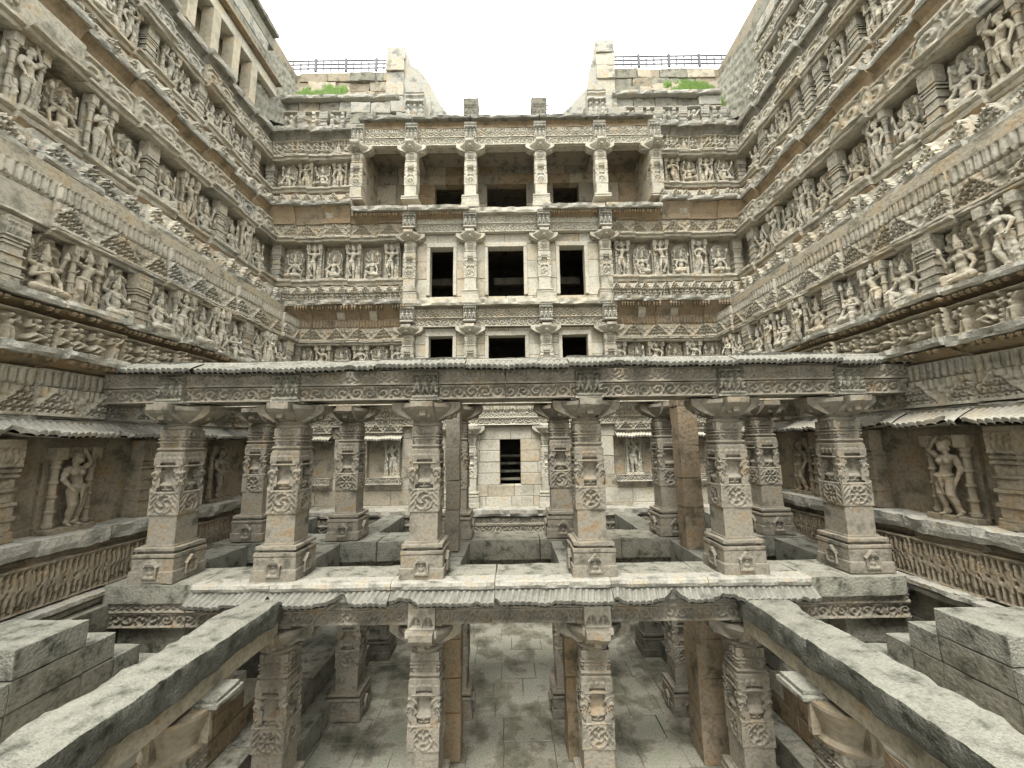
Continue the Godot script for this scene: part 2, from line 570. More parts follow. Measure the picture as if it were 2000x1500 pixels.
# hip sway, shoulder sway, knees, feet and the two elbows and hands give the pose
func standing(sway: float, el: Array, ha: Array, kl: Vector3, fl: Vector3, kr: Vector3, fr: Vector3, woman: bool, tall: float, tilt: float, belt := true) -> Array:
	var pel := V(sway, 0.53, 0)
	var wa := V(sway * 0.55, 0.64, 0.005)
	var ch := V(-sway * 0.25, 0.76, 0)
	var sh := 0.105 if woman else 0.12
	var neck := ch + V(tilt * 0.02, 0.11, 0)
	var hd := neck + V(tilt * 0.06, 0.095, 0.012)
	var b := head_bones(hd, tilt, tall)
	b.append_array([[neck - V(0, 0.06, 0), neck + V(0, 0.03, 0), 0.036, 0.034], [pel - V(0.035, 0, 0), pel + V(0.035, 0, 0), 0.088, 0.088], [pel, wa, 0.075, 0.062], [wa, ch, 0.062, 0.082],
		[ch + V(-sh + 0.03, 0.05, 0), ch + V(sh - 0.03, 0.05, 0), 0.05, 0.05]])
	if woman:
		b.append_array([[ch + V(-0.048, 0.0, 0.062), ch + V(-0.05, 0.0, 0.068), 0.046, 0.042], [ch + V(0.048, 0.0, 0.062), ch + V(0.05, 0.0, 0.068), 0.046, 0.042]])
	if belt:
		for i in 9:
			var t0 := -1.5 + 3.0 * i / 9.0
			var t1 := -1.5 + 3.0 * (i + 1) / 9.0
			b.append([pel + V(sin(t0) * 0.125, 0.045 - 0.03 * cos(t0), cos(t0) * 0.092), pel + V(sin(t1) * 0.125, 0.045 - 0.03 * cos(t1), cos(t1) * 0.092), 0.013, 0.013])
		b.append([pel + V(0, 0.0, 0.09), pel + V(0.01, -0.24, 0.07), 0.022, 0.012])
	for s in 2:
		var sg := -1.0 if s == 0 else 1.0
		var hip := pel + V(sg * 0.062, -0.03, 0)
		var kn: Vector3 = kl if s == 0 else kr
		var ft: Vector3 = fl if s == 0 else fr
		b.append([hip, kn, 0.072, 0.05])
		b.append([kn, kn.lerp(ft, 0.4) + V(0, 0, -0.008), 0.048, 0.046])
		b.append([kn.lerp(ft, 0.4) + V(0, 0, -0.008), ft, 0.046, 0.03])
		b.append([ft + V(-sg * -0.006, -0.012, -0.012), ft + V(sg * 0.028, -0.022, 0.085), 0.028, 0.018])
		b.append([ft + V(-0.02, 0.02, 0), ft + V(0.02, 0.02, 0), 0.034, 0.034])
		var so := ch + V(sg * sh, 0.05, 0)
		var e: Vector3 = el[s]
		var h: Vector3 = ha[s]
		b.append([so, e, 0.04, 0.031])
		b.append([e, h, 0.031, 0.021])
		b.append([so.lerp(e, 0.45), so.lerp(e, 0.55), 0.043, 0.043])
		b.append_array(hand(h, h - e))
	return b

func seated(knl: Vector3, ftl: Vector3, knr: Vector3, ftr: Vector3, arms: Array, woman: bool, tall: float, tilt: float, y0 := 0.16) -> Array:
	var pel := V(0, y0 + 0.07, 0)
	var ch := V(0.01, y0 + 0.33, 0.0)
	var neck := ch + V(0, 0.11, 0)
	var b := head_bones(neck + V(tilt * 0.05, 0.095, 0.012), tilt, tall)
	b.append_array([[neck - V(0, 0.06, 0), neck + V(0, 0.03, 0), 0.038, 0.035], [pel - V(0.06, 0, 0), pel + V(0.06, 0, 0), 0.095, 0.095], [pel, pel + V(0, 0.12, 0.02), 0.085, 0.085], [pel + V(0, 0.12, 0.01), ch, 0.078, 0.088],
		[ch + V(-0.085, 0.05, 0), ch + V(0.085, 0.05, 0), 0.052, 0.052], [V(-0.24, y0 - 0.045, 0.02), V(0.24, y0 - 0.045, 0.02), 0.05, 0.05], [V(-0.2, y0 - 0.12, 0.0), V(0.2, y0 - 0.12, 0.0), 0.05, 0.05]])
	if woman:
		b.append_array([[ch + V(-0.048, 0, 0.066), ch + V(-0.05, 0, 0.07), 0.045, 0.042], [ch + V(0.048, 0, 0.066), ch + V(0.05, 0, 0.07), 0.045, 0.042]])
	for i in 7:
		var t0 := -1.2 + 2.4 * i / 7.0
		var t1 := -1.2 + 2.4 * (i + 1) / 7.0
		b.append([ch + V(sin(t0) * 0.08, 0.03 - 0.06 * cos(t0), 0.05 + cos(t0) * 0.04), ch + V(sin(t1) * 0.08, 0.03 - 0.06 * cos(t1), 0.05 + cos(t1) * 0.04), 0.011, 0.011])
	for s in 2:
		var sg := -1.0 if s == 0 else 1.0
		var kn: Vector3 = knl if s == 0 else knr
		var ft: Vector3 = ftl if s == 0 else ftr
		b.append([pel + V(sg * 0.07, -0.01, 0.03), kn, 0.075, 0.056])
		b.append([kn, kn.lerp(ft, 0.45), 0.052, 0.048])
		b.append([kn.lerp(ft, 0.45), ft, 0.048, 0.03])
		b.append([ft, ft + (ft - kn).normalized() * 0.03 + V(sg * 0.02, -0.01, 0.05), 0.028, 0.018])
	for a in arms:       # [side, elbow, hand, held object radius]
		var so := ch + V(a[0] * 0.115, 0.05, 0)
		b.append([so, a[1], 0.04, 0.032])
		b.append([a[1], a[2], 0.032, 0.022])
		b.append([so.lerp(a[1], 0.45), so.lerp(a[1], 0.55), 0.044, 0.044])
		b.append_array(hand(a[2], a[2] - a[1]))
		if a[3] > 0.0:
			var h: Vector3 = a[2] + (a[2] - a[1]).normalized() * 0.07
			b.append([h - V(0, 0.02, 0), h + V(0, 0.06, 0), a[3], a[3] * 0.6])
	return b

# attendants at the feet, scarf and anklets that fill out a carved figure
func ornaments(b: Array, seat: bool, q: int) -> Array:
	for s in [-1.0, 1.0]:
		if (q + int(s)) % 3 == 0:
			continue
		var x: float = s * (0.22 if seat else 0.17)
		var z := 0.02 if not seat else -0.02
		var h := 0.3 if not seat else 0.34
		var y := 0.03 if not seat else 0.02
		b.append_array([[V(x, y + h, z), V(x, y + h + 0.01, z), 0.042, 0.042], [V(x, y + h * 0.5, z), V(x, y + h * 0.8, z), 0.05, 0.045], [V(x - 0.03, y, z), V(x - 0.02, y + h * 0.5, z), 0.026, 0.035], [V(x + 0.035, y, z + 0.01), V(x + 0.02, y + h * 0.5, z), 0.026, 0.035],
			[V(x - s * 0.05, y + h * 0.78, z), V(x - s * 0.02, y + h * 0.6, z + 0.05), 0.02, 0.018], [V(x + s * 0.05, y + h * 0.78, z), V(x + s * 0.08, y + h * 1.1, z), 0.02, 0.018], [V(x, y + h + 0.04, z), V(x, y + h + 0.08, z), 0.03, 0.018]])
		for i in 5:
			var t0 := float(i) / 5.0
			var t1 := float(i + 1) / 5.0
			var yb := 0.36 if not seat else 0.18
			b.append([V(s * (0.15 + 0.09 * sin(t0 * PI)), yb + 0.34 * t0, 0.0), V(s * (0.15 + 0.09 * sin(t1 * PI)), yb + 0.34 * t1, 0.0), 0.014, 0.014])
	return b

func mirrored(b: Array) -> Array:
	var o := []
	for e in b:
		o.append([e[0] * V(-1, 1, 1), e[1] * V(-1, 1, 1), e[2], e[3]])
	return o

# ------------------------------------------------------------------ naming and placing
func numbered(called: String) -> String:
	var k: int = used.get(called, 0)
	used[called] = k + 1
	return called if k == 0 else "%s_%03d" % [called, k]

func thing(called: String, label: String, category: String, at := Vector3.ZERO, group := "") -> Node3D:
	var o := Node3D.new()
	o.name = numbered(called)
	add_child(o, true)
	o.position = at
	o.set_meta("label", label)
	o.set_meta("category", category)
	o.set_meta("kind", "thing")
	if group:
		o.set_meta("group", group)
	return o

func struct(called: String) -> Node3D:
	var o := Node3D.new()
	o.name = numbered(called)
	add_child(o, true)
	o.set_meta("kind", "structure")
	return o

func put(parent: Node3D, called: String, m: Mesh, mat: Material, at: Transform3D, local := false) -> MeshInstance3D:
	var o := MeshInstance3D.new()
	o.name = called
	o.mesh = m
	o.material_override = mat
	parent.add_child(o, true)
	if parent.get_parent() != self and parent != self and not local:
		o.transform = (parent.get_parent().transform * parent.transform).affine_inverse() * at
	else:
		o.transform = at if local else parent.transform.affine_inverse() * at
	return o

func at3(x: float, y: float, d: float) -> Transform3D:
	return Transform3D(Basis(), Vector3(x, y, -d))

func copy(o: Node3D, label: String, at: Vector3, turn := 0.0, sc := Vector3.ONE) -> Node3D:
	var c: Node3D = o.duplicate()
	c.name = numbered(String(o.get_meta("kin")))
	add_child(c, true)
	c.transform = Transform3D(Basis(Vector3.UP, turn).scaled_local(sc), at)
	c.set_meta("label", label)
	return c

# ------------------------------------------------------------------ materials
func noise_tex(freq: float, oct: int, cols: Array, sd: int, size := 512, kind := FastNoiseLite.TYPE_SIMPLEX_SMOOTH, warp := 0.0) -> NoiseTexture2D:
	var f := FastNoiseLite.new()
	f.seed = sd
	f.noise_type = kind
	f.frequency = freq
	f.fractal_octaves = oct
	f.fractal_gain = 0.62
	if warp > 0.0:
		f.domain_warp_enabled = true
		f.domain_warp_amplitude = warp
		f.domain_warp_frequency = freq * 0.7
	var t := NoiseTexture2D.new()
	t.width = size
	t.height = size
	t.seamless = true
	t.seamless_blend_skirt = 0.3
	t.noise = f
	if cols:
		var g := Gradient.new()
		g.offsets = PackedFloat32Array([])
		var offs := PackedFloat32Array()
		var cc := PackedColorArray()
		for c in cols:
			offs.append(c[0])
			cc.append(c[1])
		g.offsets = offs
		g.colors = cc
		t.color_ramp = g
	return t

func lin(r: float, g: float, b: float) -> Color:
	return Color(r, g, b).linear_to_srgb()

var t_grain: NoiseTexture2D
var t_stain: NoiseTexture2D
var t_bump: NoiseTexture2D
var t_lichen: NoiseTexture2D
var t_soft: NoiseTexture2D
var t_wet: NoiseTexture2D

func stone(called: String, c: Color, bump := 1.0, scale := 0.33, stain: Texture2D = null, rough := 0.92, off := 0.0) -> StandardMaterial3D:
	var m := StandardMaterial3D.new()
	m.resource_name = called
	m.albedo_color = (c * 0.74).linear_to_srgb()
	m.albedo_texture = t_grain
	m.roughness = rough
	m.metallic_specular = 0.3
	m.uv1_triplanar = true
	m.uv1_world_triplanar = true
	m.uv1_scale = Vector3.ONE * scale
	m.uv1_offset = Vector3.ONE * off
	m.heightmap_enabled = true
	m.heightmap_texture = t_bump
	m.heightmap_scale = bump
	m.detail_enabled = true
	m.detail_albedo = stain if stain else t_stain
	m.detail_blend_mode = BaseMaterial3D.BLEND_MODE_MUL
	m.detail_uv_layer = BaseMaterial3D.DETAIL_UV_2
	m.uv2_triplanar = true
	m.uv2_world_triplanar = true
	m.uv2_scale = Vector3.ONE * 0.19
	m.uv2_offset = Vector3.ONE * (off + 0.37)
	M[called] = m
	return m

func make_materials() -> void:
	var g := func(x: float, w := 0.0) -> Color: return Color(x + w, x, x - w)
	t_grain = noise_tex(0.03, 7, [[0.0, g.call(0.74, 0.01)], [0.35, g.call(0.9, 0.005)], [0.5, g.call(0.96)], [0.68, g.call(1.0)], [1.0, g.call(0.86, -0.01)]], 3, 1024)
	t_stain = noise_tex(0.009, 5, [[0.0, Color(0.6, 0.61, 0.61)], [0.25, Color(0.8, 0.81, 0.8)], [0.42, Color(0.97, 0.97, 0.97)], [0.6, Color(1, 1, 1)], [0.8, Color(1.0, 0.95, 0.88)], [1.0, Color(1.0, 0.86, 0.72)]], 11, 1024, FastNoiseLite.TYPE_SIMPLEX_SMOOTH, 25.0)
	t_lichen = noise_tex(0.014, 6, [[0.0, Color(0.4, 0.41, 0.4)], [0.2, Color(0.62, 0.63, 0.61)], [0.36, Color(0.84, 0.85, 0.83)], [0.55, Color(0.96, 0.965, 0.95)], [1.0, Color(1, 1, 0.99)]], 23, 1024, FastNoiseLite.TYPE_SIMPLEX_SMOOTH, 20.0)
	t_soft = noise_tex(0.008, 4, [[0.0, Color(0.82, 0.82, 0.8)], [0.35, Color(0.95, 0.95, 0.94)], [0.6, Color(1, 1, 1)], [1.0, Color(1.0, 0.95, 0.87)]], 31, 512)
	t_wet = noise_tex(0.0042, 5, [[0.0, Color(0.45, 0.46, 0.43)], [0.25, Color(0.68, 0.69, 0.65)], [0.5, Color(0.9, 0.9, 0.87)], [0.55, Color(1, 1, 1)], [0.8, Color(0.96, 1.0, 0.95)], [1.0, Color(1.0, 0.93, 0.85)]], 57, 1024)
	t_bump = noise_tex(0.03, 7, [], 41, 1024)
	stone("sandstone", Color(0.61, 0.575, 0.485))
	stone("sandstone_warm", Color(0.545, 0.495, 0.395), 1.0, 0.33, null, 0.92, 0.21)
	stone("pillar_stone", Color(0.385, 0.355, 0.295), 0.7, 0.4, null, 0.9, 0.55)
	stone("pale_stone", Color(0.73, 0.70, 0.605), 0.5, 0.3, t_soft, 0.9, 0.7)
	stone("grey_stone", Color(0.54, 0.53, 0.475), 1.4, 0.45, t_stain, 0.93, 0.1)
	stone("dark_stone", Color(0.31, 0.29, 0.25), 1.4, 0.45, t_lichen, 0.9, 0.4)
	stone("ochre_stone", Color(0.43, 0.34, 0.23), 1.4, 0.35, null, 0.93, 0.3)  # on undersides this ochre holds both stains and warm bounced light
	stone("orange_stone", Color(0.41, 0.335, 0.245), 1.2, 0.3, null, 0.9, 0.8)
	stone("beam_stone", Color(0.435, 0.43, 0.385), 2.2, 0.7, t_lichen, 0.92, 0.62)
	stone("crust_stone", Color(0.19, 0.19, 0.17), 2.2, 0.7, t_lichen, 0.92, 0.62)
	stone("slab_stone", Color(0.415, 0.405, 0.355), 1.4, 0.5, t_lichen, 0.92, 0.62)
	stone("low_stone", Color(0.38, 0.33, 0.25), 1.0, 0.35, null, 0.92, 0.25)  # darker brown; on the lowest tier the deeper shade is in this colour
	stone("eave_stone", Color(0.40, 0.39, 0.36), 1.4, 0.5, t_lichen, 0.92, 0.15)
	stone("wall_stone", Color(0.365, 0.35, 0.30), 1.4, 0.4, t_lichen, 0.92, 0.9)
	stone("paving", Color(0.55, 0.53, 0.465), 1.0, 0.5, t_wet, 0.7, 0.35)
	stone("paving_warm", Color(0.555, 0.53, 0.455), 1.0, 0.5, t_wet, 0.75, 0.35)
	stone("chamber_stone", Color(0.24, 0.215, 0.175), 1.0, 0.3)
	stone("restored", Color(0.66, 0.60, 0.48), 0.3, 0.2, t_soft, 0.9, 0.5)
	stone("earth", Color(0.36, 0.32, 0.25), 2.0, 0.4)
	var gm := StandardMaterial3D.new()
	gm.albedo_color = lin(0.15, 0.23, 0.06)
	gm.roughness = 0.8
	gm.backlight_enabled = true
	gm.backlight = lin(0.1, 0.2, 0.03)
	M["grass"] = gm
	var ir := StandardMaterial3D.new()
	ir.albedo_color = lin(0.045, 0.05, 0.065)
	ir.roughness = 0.6
	M["iron"] = ir

# ------------------------------------------------------------------ the scene
func _ready() -> void:
	var f := 780.0
	var p := deg_to_rad(8.39)
	var r := deg_to_rad(0.8)
	var fw := Vector3(0, sin(p), -cos(p))
	var u0 := Vector3(0, cos(p), sin(p))
	var rt := Vector3.RIGHT * cos(r) - u0 * sin(r)
	var up := u0 * cos(r) + Vector3.RIGHT * sin(r)
	var cam := Camera3D.new()
	cam.name = "camera"
	cam.transform = Transform3D(Basis(rt, up, -fw), Vector3(0, 6, 0))
	cam.fov = rad_to_deg(2.0 * atan(750.0 / f))
	cam.near = 0.05
	cam.far = 600.0
	add_child(cam)
	var sky_mat := ProceduralSkyMaterial.new()
	sky_mat.sky_top_color = Color(0.95, 0.955, 0.935)
	sky_mat.sky_horizon_color = Color(0.955, 0.955, 0.93)
	sky_mat.ground_horizon_color = Color(0.75, 0.75, 0.72)
	sky_mat.ground_bottom_color = Color(0.4, 0.4, 0.37)
	sky_mat.sun_angle_max = 1.0
	var sky := Sky.new()
	sky.sky_material = sky_mat
	var env := Environment.new()
	env.background_mode = Environment.BG_SKY
	env.sky = sky
	env.tonemap_mode = Environment.TONE_MAPPER_LINEAR
	env.background_energy_multiplier = 1.0
	env.tonemap_exposure = 5.0
	env.sdfgi_enabled = true
	env.ssao_enabled = true
	env.ssil_enabled = true
	var we := WorldEnvironment.new()
	we.name = "environment"
	we.environment = env
	add_child(we)
	var sun := DirectionalLight3D.new()
	sun.name = "sun"
	sun.light_energy = 0.4
	sun.light_color = Color(1.0, 0.985, 0.95)
	sun.light_angular_distance = 30.0
	sun.shadow_enabled = true
	sun.transform = Transform3D(Basis.looking_at(Vector3(0.12, -0.9, -0.42).normalized(), Vector3.UP), Vector3(0, 40, 0))
	add_child(sun)

	rng.seed = 7
	nz.seed = 5
	nz.frequency = 0.5
	nz.fractal_octaves = 3
	make_materials()
	make_kit()
	ground_and_core()
	side_walls()
	back_walls()
	facade()
	pavilion()
	lower_level()
	top_ruins()
	statues()

# ------------------------------------------------------------------ shared carved pieces
func make_kit() -> void:
	# pillar parts (feet at y 0, 3.02 to the top of the bracket capital)
	var b := MB.new()
	rbox(b, V(-0.385, 0, -0.385), V(0.385, 0.2, 0.385), 0.14, 0.03, 0.012, 1.0, "y-")
	rbox(b, V(-0.36, 0.19, -0.36), V(0.36, 0.40, 0.36), 0.13, 0.025, 0.01, 2.0, "y-")
	K.base = b.mesh()
	b = MB.new()
	relief(b, 0.25, 0.31, 0.016, func(x: float, y: float, L: float, H: float) -> float:
		var t := y / H
		if absf(x) > L * 0.5 * (1.0 if t < 0.62 else (1.02 - t) * 2.5):
			return -0.8
		if t > 0.62: return 0.8 + 0.2 * float(sin(t * 80.0) > 0.0)
		return maxf(0.9 * float(absf(x) > L * 0.36 or t < 0.14), maxf(ell(x, t, 0, 0.5, 0.03, 0.1), ell(x, t, 0, 0.28, 0.05, 0.16)) * 0.8), 0.05, 0.03, false, 0.1, 0.0, Transform3D(Basis(), V(0, 0.09, 0.372)))
	K.plaque = b.mesh()
	b = MB.new()
	for q in [[0.365, 0.405, 0.47], [0.275, 0.46, 0.52], [0.35, 0.51, 0.575], [0.27, 0.57, 0.605]]:
		rbox(b, V(-q[0], q[1] + 0.002, -q[0]), V(q[0], q[2], q[0]), 0.12, 0.03, 0.012, 3.0 + q[0])
	K.moulding = b.mesh()
	b = MB.new()
	rbox(b, V(-0.25, 0.59, -0.25), V(0.25, 1.12, 0.25), 0.1, 0.018, 0.006, 5.0, "y-y+")
	K.shaft = b.mesh()
	for q in 3:
		motif = q
		b = MB.new()
		for i in 4:
			relief(b, 0.52, 1.06, 0.0175, c_shaft, 0.055, 0.12, false, 0.1 + 0.12 * q, 1.0 + q, Transform3D(Basis(Vector3.UP, i * PI / 2), Basis(Vector3.UP, i * PI / 2) * V(0, 1.10, 0.228)))
		K["carved%d" % q] = b.mesh()
	b = MB.new()
	for i in 4:
		relief(b, 0.47, 0.46, 0.018, c_bands, 0.045, 0.1, false, 0.2, 2.0, Transform3D(Basis(Vector3.UP, i * PI / 2), Basis(Vector3.UP, i * PI / 2) * V(0, 2.13, 0.215)))
	b.cbox(V(-0.21, 2.12, -0.21), V(0.21, 2.6, 0.21))
	K.bands = b.mesh()
	b = MB.new()
	b.lathe([Vector2(0.2, 2.56), Vector2(0.27, 2.6), Vector2(0.285, 2.63), Vector2(0.27, 2.655), Vector2(0.24, 2.67), Vector2(0.255, 2.7), Vector2(0.24, 2.73)], 20)
	K.ring = b.mesh()
	b = MB.new()
	for i in 2:
		var m := MB.new()
		sweep(m, [Vector2(-0.28, 2.7), Vector2(0.28, 2.7), Vector2(0.36, 2.75), Vector2(0.46, 2.8), Vector2(0.57, 2.87), Vector2(0.62, 2.92), Vector2(0.62, 3.02), Vector2(-0.62, 3.02), Vector2(-0.62, 2.92), Vector2(-0.57, 2.87), Vector2(-0.46, 2.8), Vector2(-0.36, 2.75)], 0.38, 8, 0.02, 3.0 + i)
		for s in [-1.0, 1.0]:
			rbox(m, V(-0.13, 2.74, minf(s * 0.3, s * 0.44)), V(0.13, 2.9, maxf(s * 0.3, s * 0.44)), 0.05, 0.06, 0.03, 2.0 + s)
			rbox(m, V(-0.06, 2.76, minf(s * 0.4, s * 0.53)), V(0.06, 2.9, maxf(s * 0.4, s * 0.53)), 0.05, 0.04, 0.02, 8.0 + s)
		b.join(m, Transform3D(Basis(Vector3.UP, i * PI / 2 + PI / 2), Vector3(0, 0.003 * i, 0)))
	b.lathe([Vector2(0.26, 2.7), Vector2(0.34, 2.74), Vector2(0.44, 2.84), Vector2(0.5, 2.93), Vector2(0.5, 3.0)], 8, Vector3.ZERO, true)
	K.capital = b.mesh()
	b = MB.new()
	rbox(b, V(-0.3, 3.02, -0.3), V(0.3, 3.07, 0.3), 0.1, 0.02, 0.008)
	K.abacus = b.mesh()
	# the dark shrine block set in the lintel over a pillar
	b = MB.new()
	relief(b, 0.46, 0.56, 0.018, c_block, 0.12, 0.28, false, 0.05, 0.0)
	K.emblem = b.mesh()
	# figures
	var stand := [
		standing(0.055, [V(-0.2, 0.68, 0.06), V(0.19, 0.9, 0.02)], [V(-0.13, 0.55, 0.12), V(0.07, 1.06, 0.05)], V(-0.03, 0.3, 0.06), V(-0.02, 0.05, 0.0), V(0.1, 0.31, 0.03), V(0.06, 0.05, 0.02), true, 0.0, 0.25),
		standing(-0.05, [V(-0.21, 0.92, 0.02), V(0.2, 0.66, 0.03)], [V(-0.09, 1.04, 0.05), V(0.17, 0.5, 0.09)], V(-0.1, 0.31, 0.05), V(-0.07, 0.05, 0.02), V(0.05, 0.3, 0.07), V(0.08, 0.05, 0.0), true, 0.0, -0.25),
		standing(0.03, [V(-0.2, 0.66, 0.02), V(0.2, 0.68, 0.05)], [V(-0.22, 0.52, 0.07), V(0.1, 0.76, 0.13)], V(-0.05, 0.3, 0.04), V(-0.06, 0.05, 0.0), V(0.09, 0.3, 0.03), V(0.08, 0.05, 0.02), false, 0.13, 0.1),
		standing(-0.06, [V(-0.24, 0.84, 0.02), V(0.23, 0.78, 0.04)], [V(-0.26, 1.02, 0.05), V(0.2, 0.96, 0.06)], V(-0.16, 0.33, 0.08), V(-0.06, 0.12, 0.02), V(0.06, 0.29, 0.05), V(0.04, 0.05, 0.0), false, 0.1, -0.15),
		standing(0.06, [V(-0.19, 0.64, 0.07), V(0.23, 0.7, 0.05)], [V(-0.02, 0.7, 0.13), V(0.2, 0.56, 0.12)], V(-0.02, 0.31, 0.09), V(0.06, 0.06, 0.04), V(0.1, 0.3, 0.02), V(0.1, 0.05, 0.0), true, 0.05, 0.3),
	]
	for i in 10:
		var bb: Array = stand[i % 5].duplicate()
		if i >= 5:
			bb = mirrored(bb)
		K["stand%d" % i] = skin(ornaments(bb, false, i), 0.0122)
	K.tall0 = skin(stand[0], 0.013)
	K.tall1 = skin(stand[1], 0.013)
	var sit := [
		seated(V(-0.26, 0.17, 0.14), V(0.02, 0.14, 0.2), V(0.26, 0.17, 0.14), V(-0.04, 0.17, 0.23), [[-1.0, V(-0.23, 0.36, 0.05), V(-0.16, 0.22, 0.16), 0.0], [1.0, V(0.23, 0.36, 0.05), V(0.13, 0.42, 0.17), 0.03], [-1.0, V(-0.25, 0.58, 0.0), V(-0.28, 0.76, 0.03), 0.045], [1.0, V(0.25, 0.58, 0.0), V(0.28, 0.75, 0.03), 0.04]], false, 0.14, 0.0),
		seated(V(-0.25, 0.16, 0.14), V(0.03, 0.14, 0.2), V(0.17, 0.2, 0.18), V(0.15, -0.02, 0.2), [[-1.0, V(-0.22, 0.36, 0.04), V(-0.2, 0.2, 0.14), 0.0], [1.0, V(0.24, 0.42, 0.04), V(0.24, 0.6, 0.1), 0.04], [-1.0, V(-0.25, 0.56, 0.0), V(-0.24, 0.74, 0.04), 0.03]], true, 0.1, 0.15),
		seated(V(-0.17, 0.22, 0.18), V(-0.2, 0.0, 0.2), V(0.25, 0.16, 0.15), V(-0.02, 0.15, 0.22), [[1.0, V(0.22, 0.34, 0.05), V(0.22, 0.2, 0.15), 0.0], [-1.0, V(-0.24, 0.4, 0.05), V(-0.1, 0.4, 0.18), 0.03], [1.0, V(0.26, 0.58, 0.0), V(0.22, 0.78, 0.04), 0.05]], false, 0.12, -0.15),
		seated(V(-0.2, 0.3, 0.12), V(-0.14, 0.08, 0.18), V(0.24, 0.15, 0.14), V(0.0, 0.13, 0.2), [[-1.0, V(-0.22, 0.4, 0.06), V(-0.2, 0.33, 0.18), 0.0], [1.0, V(0.25, 0.4, 0.0), V(0.26, 0.24, 0.06), 0.0], [1.0, V(0.24, 0.56, 0.0), V(0.3, 0.72, 0.05), 0.04], [-1.0, V(-0.24, 0.58, 0.0), V(-0.18, 0.78, 0.05), 0.03]], true, 0.08, 0.1),
	]
	for i in 8:
		var bb: Array = sit[i % 4].duplicate()
		if i >= 4:
			bb = mirrored(bb)
		K["sit%d" % i] = skin(ornaments(bb, true, i), 0.0122)
	b = MB.new()
	relief(b, 0.62, 1.1, 0.02, c_halo, 0.1, 0.08, true, 0.2)
	K.halo = b.mesh()
	# slender ringed colonnettes with a lintel: the frame of a standing figure
	b = MB.new()
	for s in [-1.0, 1.0]:
		var pr := []
		for q in [[0.062, 0.0], [0.07, 0.02], [0.07, 0.06], [0.055, 0.07], [0.05, 0.2], [0.066, 0.21], [0.066, 0.235], [0.05, 0.245], [0.047, 0.4], [0.064, 0.41], [0.064, 0.435], [0.047, 0.445], [0.045, 0.6], [0.062, 0.61], [0.062, 0.635], [0.044, 0.65], [0.044, 0.8], [0.06, 0.81], [0.06, 0.85], [0.05, 0.86], [0.07, 0.91], [0.07, 0.93]]:
			pr.append(Vector2(q[0], q[1]))
		b.lathe(pr, 9, V(s * 0.235, 0.09, 0.0))
		rbox(b, V(s * 0.235 - 0.075, 1.02, -0.09), V(s * 0.235 + 0.075, 1.2, 0.085), 0.06, 0.015, 0.01, s)
	rbox(b, V(-0.32, 0, -0.12), V(0.32, 0.09, 0.11), 0.12, 0.02, 0.01, 4.0)
	relief(b, 0.32, 0.16, 0.02, c_bead, 0.03, 0.1, false, 0.2, 0.0, Transform3D(Basis(), V(0, 1.04, -0.01)))
	rbox(b, V(-0.315, 0.085, -0.14), V(0.315, 1.2, -0.085), 0.2, 0.01, 0.006, 6.0)
	K.frame = b.mesh()
	# the big square pilaster with stacked rings
	for q in 2:
		b = MB.new()
		var yy := 0.0
		for e in [[0.19, 0.09], [0.18, 0.03], [0.155, 0.14], [0.182, 0.04], [0.15, 0.12], [0.178, 0.04], [0.145, 0.13], [0.172, 0.04], [0.14, 0.12], [0.17, 0.035], [0.14, 0.03], [0.17, 0.035], [0.15, 0.03]]:
			rbox(b, V(-e[0], yy, -0.16), V(e[0], yy + e[1] + 0.004, 0.02 + e[0] * 0.75), 0.09, 0.014, 0.01, yy * 9.0 + q * 20, "y-z-")
			yy += e[1]
		relief(b, 0.34, 1.2 - yy, 0.02, c_block, 0.03, 0.25, false, 0.2, q, Transform3D(Basis(), V(0, yy, 0.14)))
		K["pil%d" % q] = b.mesh()

var PART := [["base", "base_block"], ["plaque", "niche_plaque"], ["moulding", "base_moulding"], ["shaft", "lower_shaft"], ["carved", "carved_shaft"], ["bands", "banded_shaft"], ["ring", "neck_ring"], ["capital", "bracket_capital"], ["abacus", "abacus"]]

func pillar(called: String, label: String, x: float, y: float, d: float, group: String, hs := 1.0, mat: Material = null, skip := [], ws := 1.0) -> Node3D:
	var t := thing(called, label, "pillar", V(x, y, -d), group)
	t.rotation.y = (rng.randi() % 4) * PI / 2 + rng.randf_range(-0.012, 0.012)
	for q in PART:
		if q[0] in skip:
			continue
		if q[0] == "plaque":
			for e in 4:
				put(t.get_node("base_block"), q[1], K.plaque, mat if mat else M.pillar_stone, Transform3D(Basis(Vector3.UP, e * PI / 2), Vector3.ZERO), true)
			continue
		var m := put(t, q[1], K[q[0]] if q[0] != "carved" else K["carved%d" % (rng.randi() % 3)], mat if mat else M.pillar_stone, Transform3D(Basis().scaled(V(ws, hs, ws)), Vector3.ZERO), true)
	return t

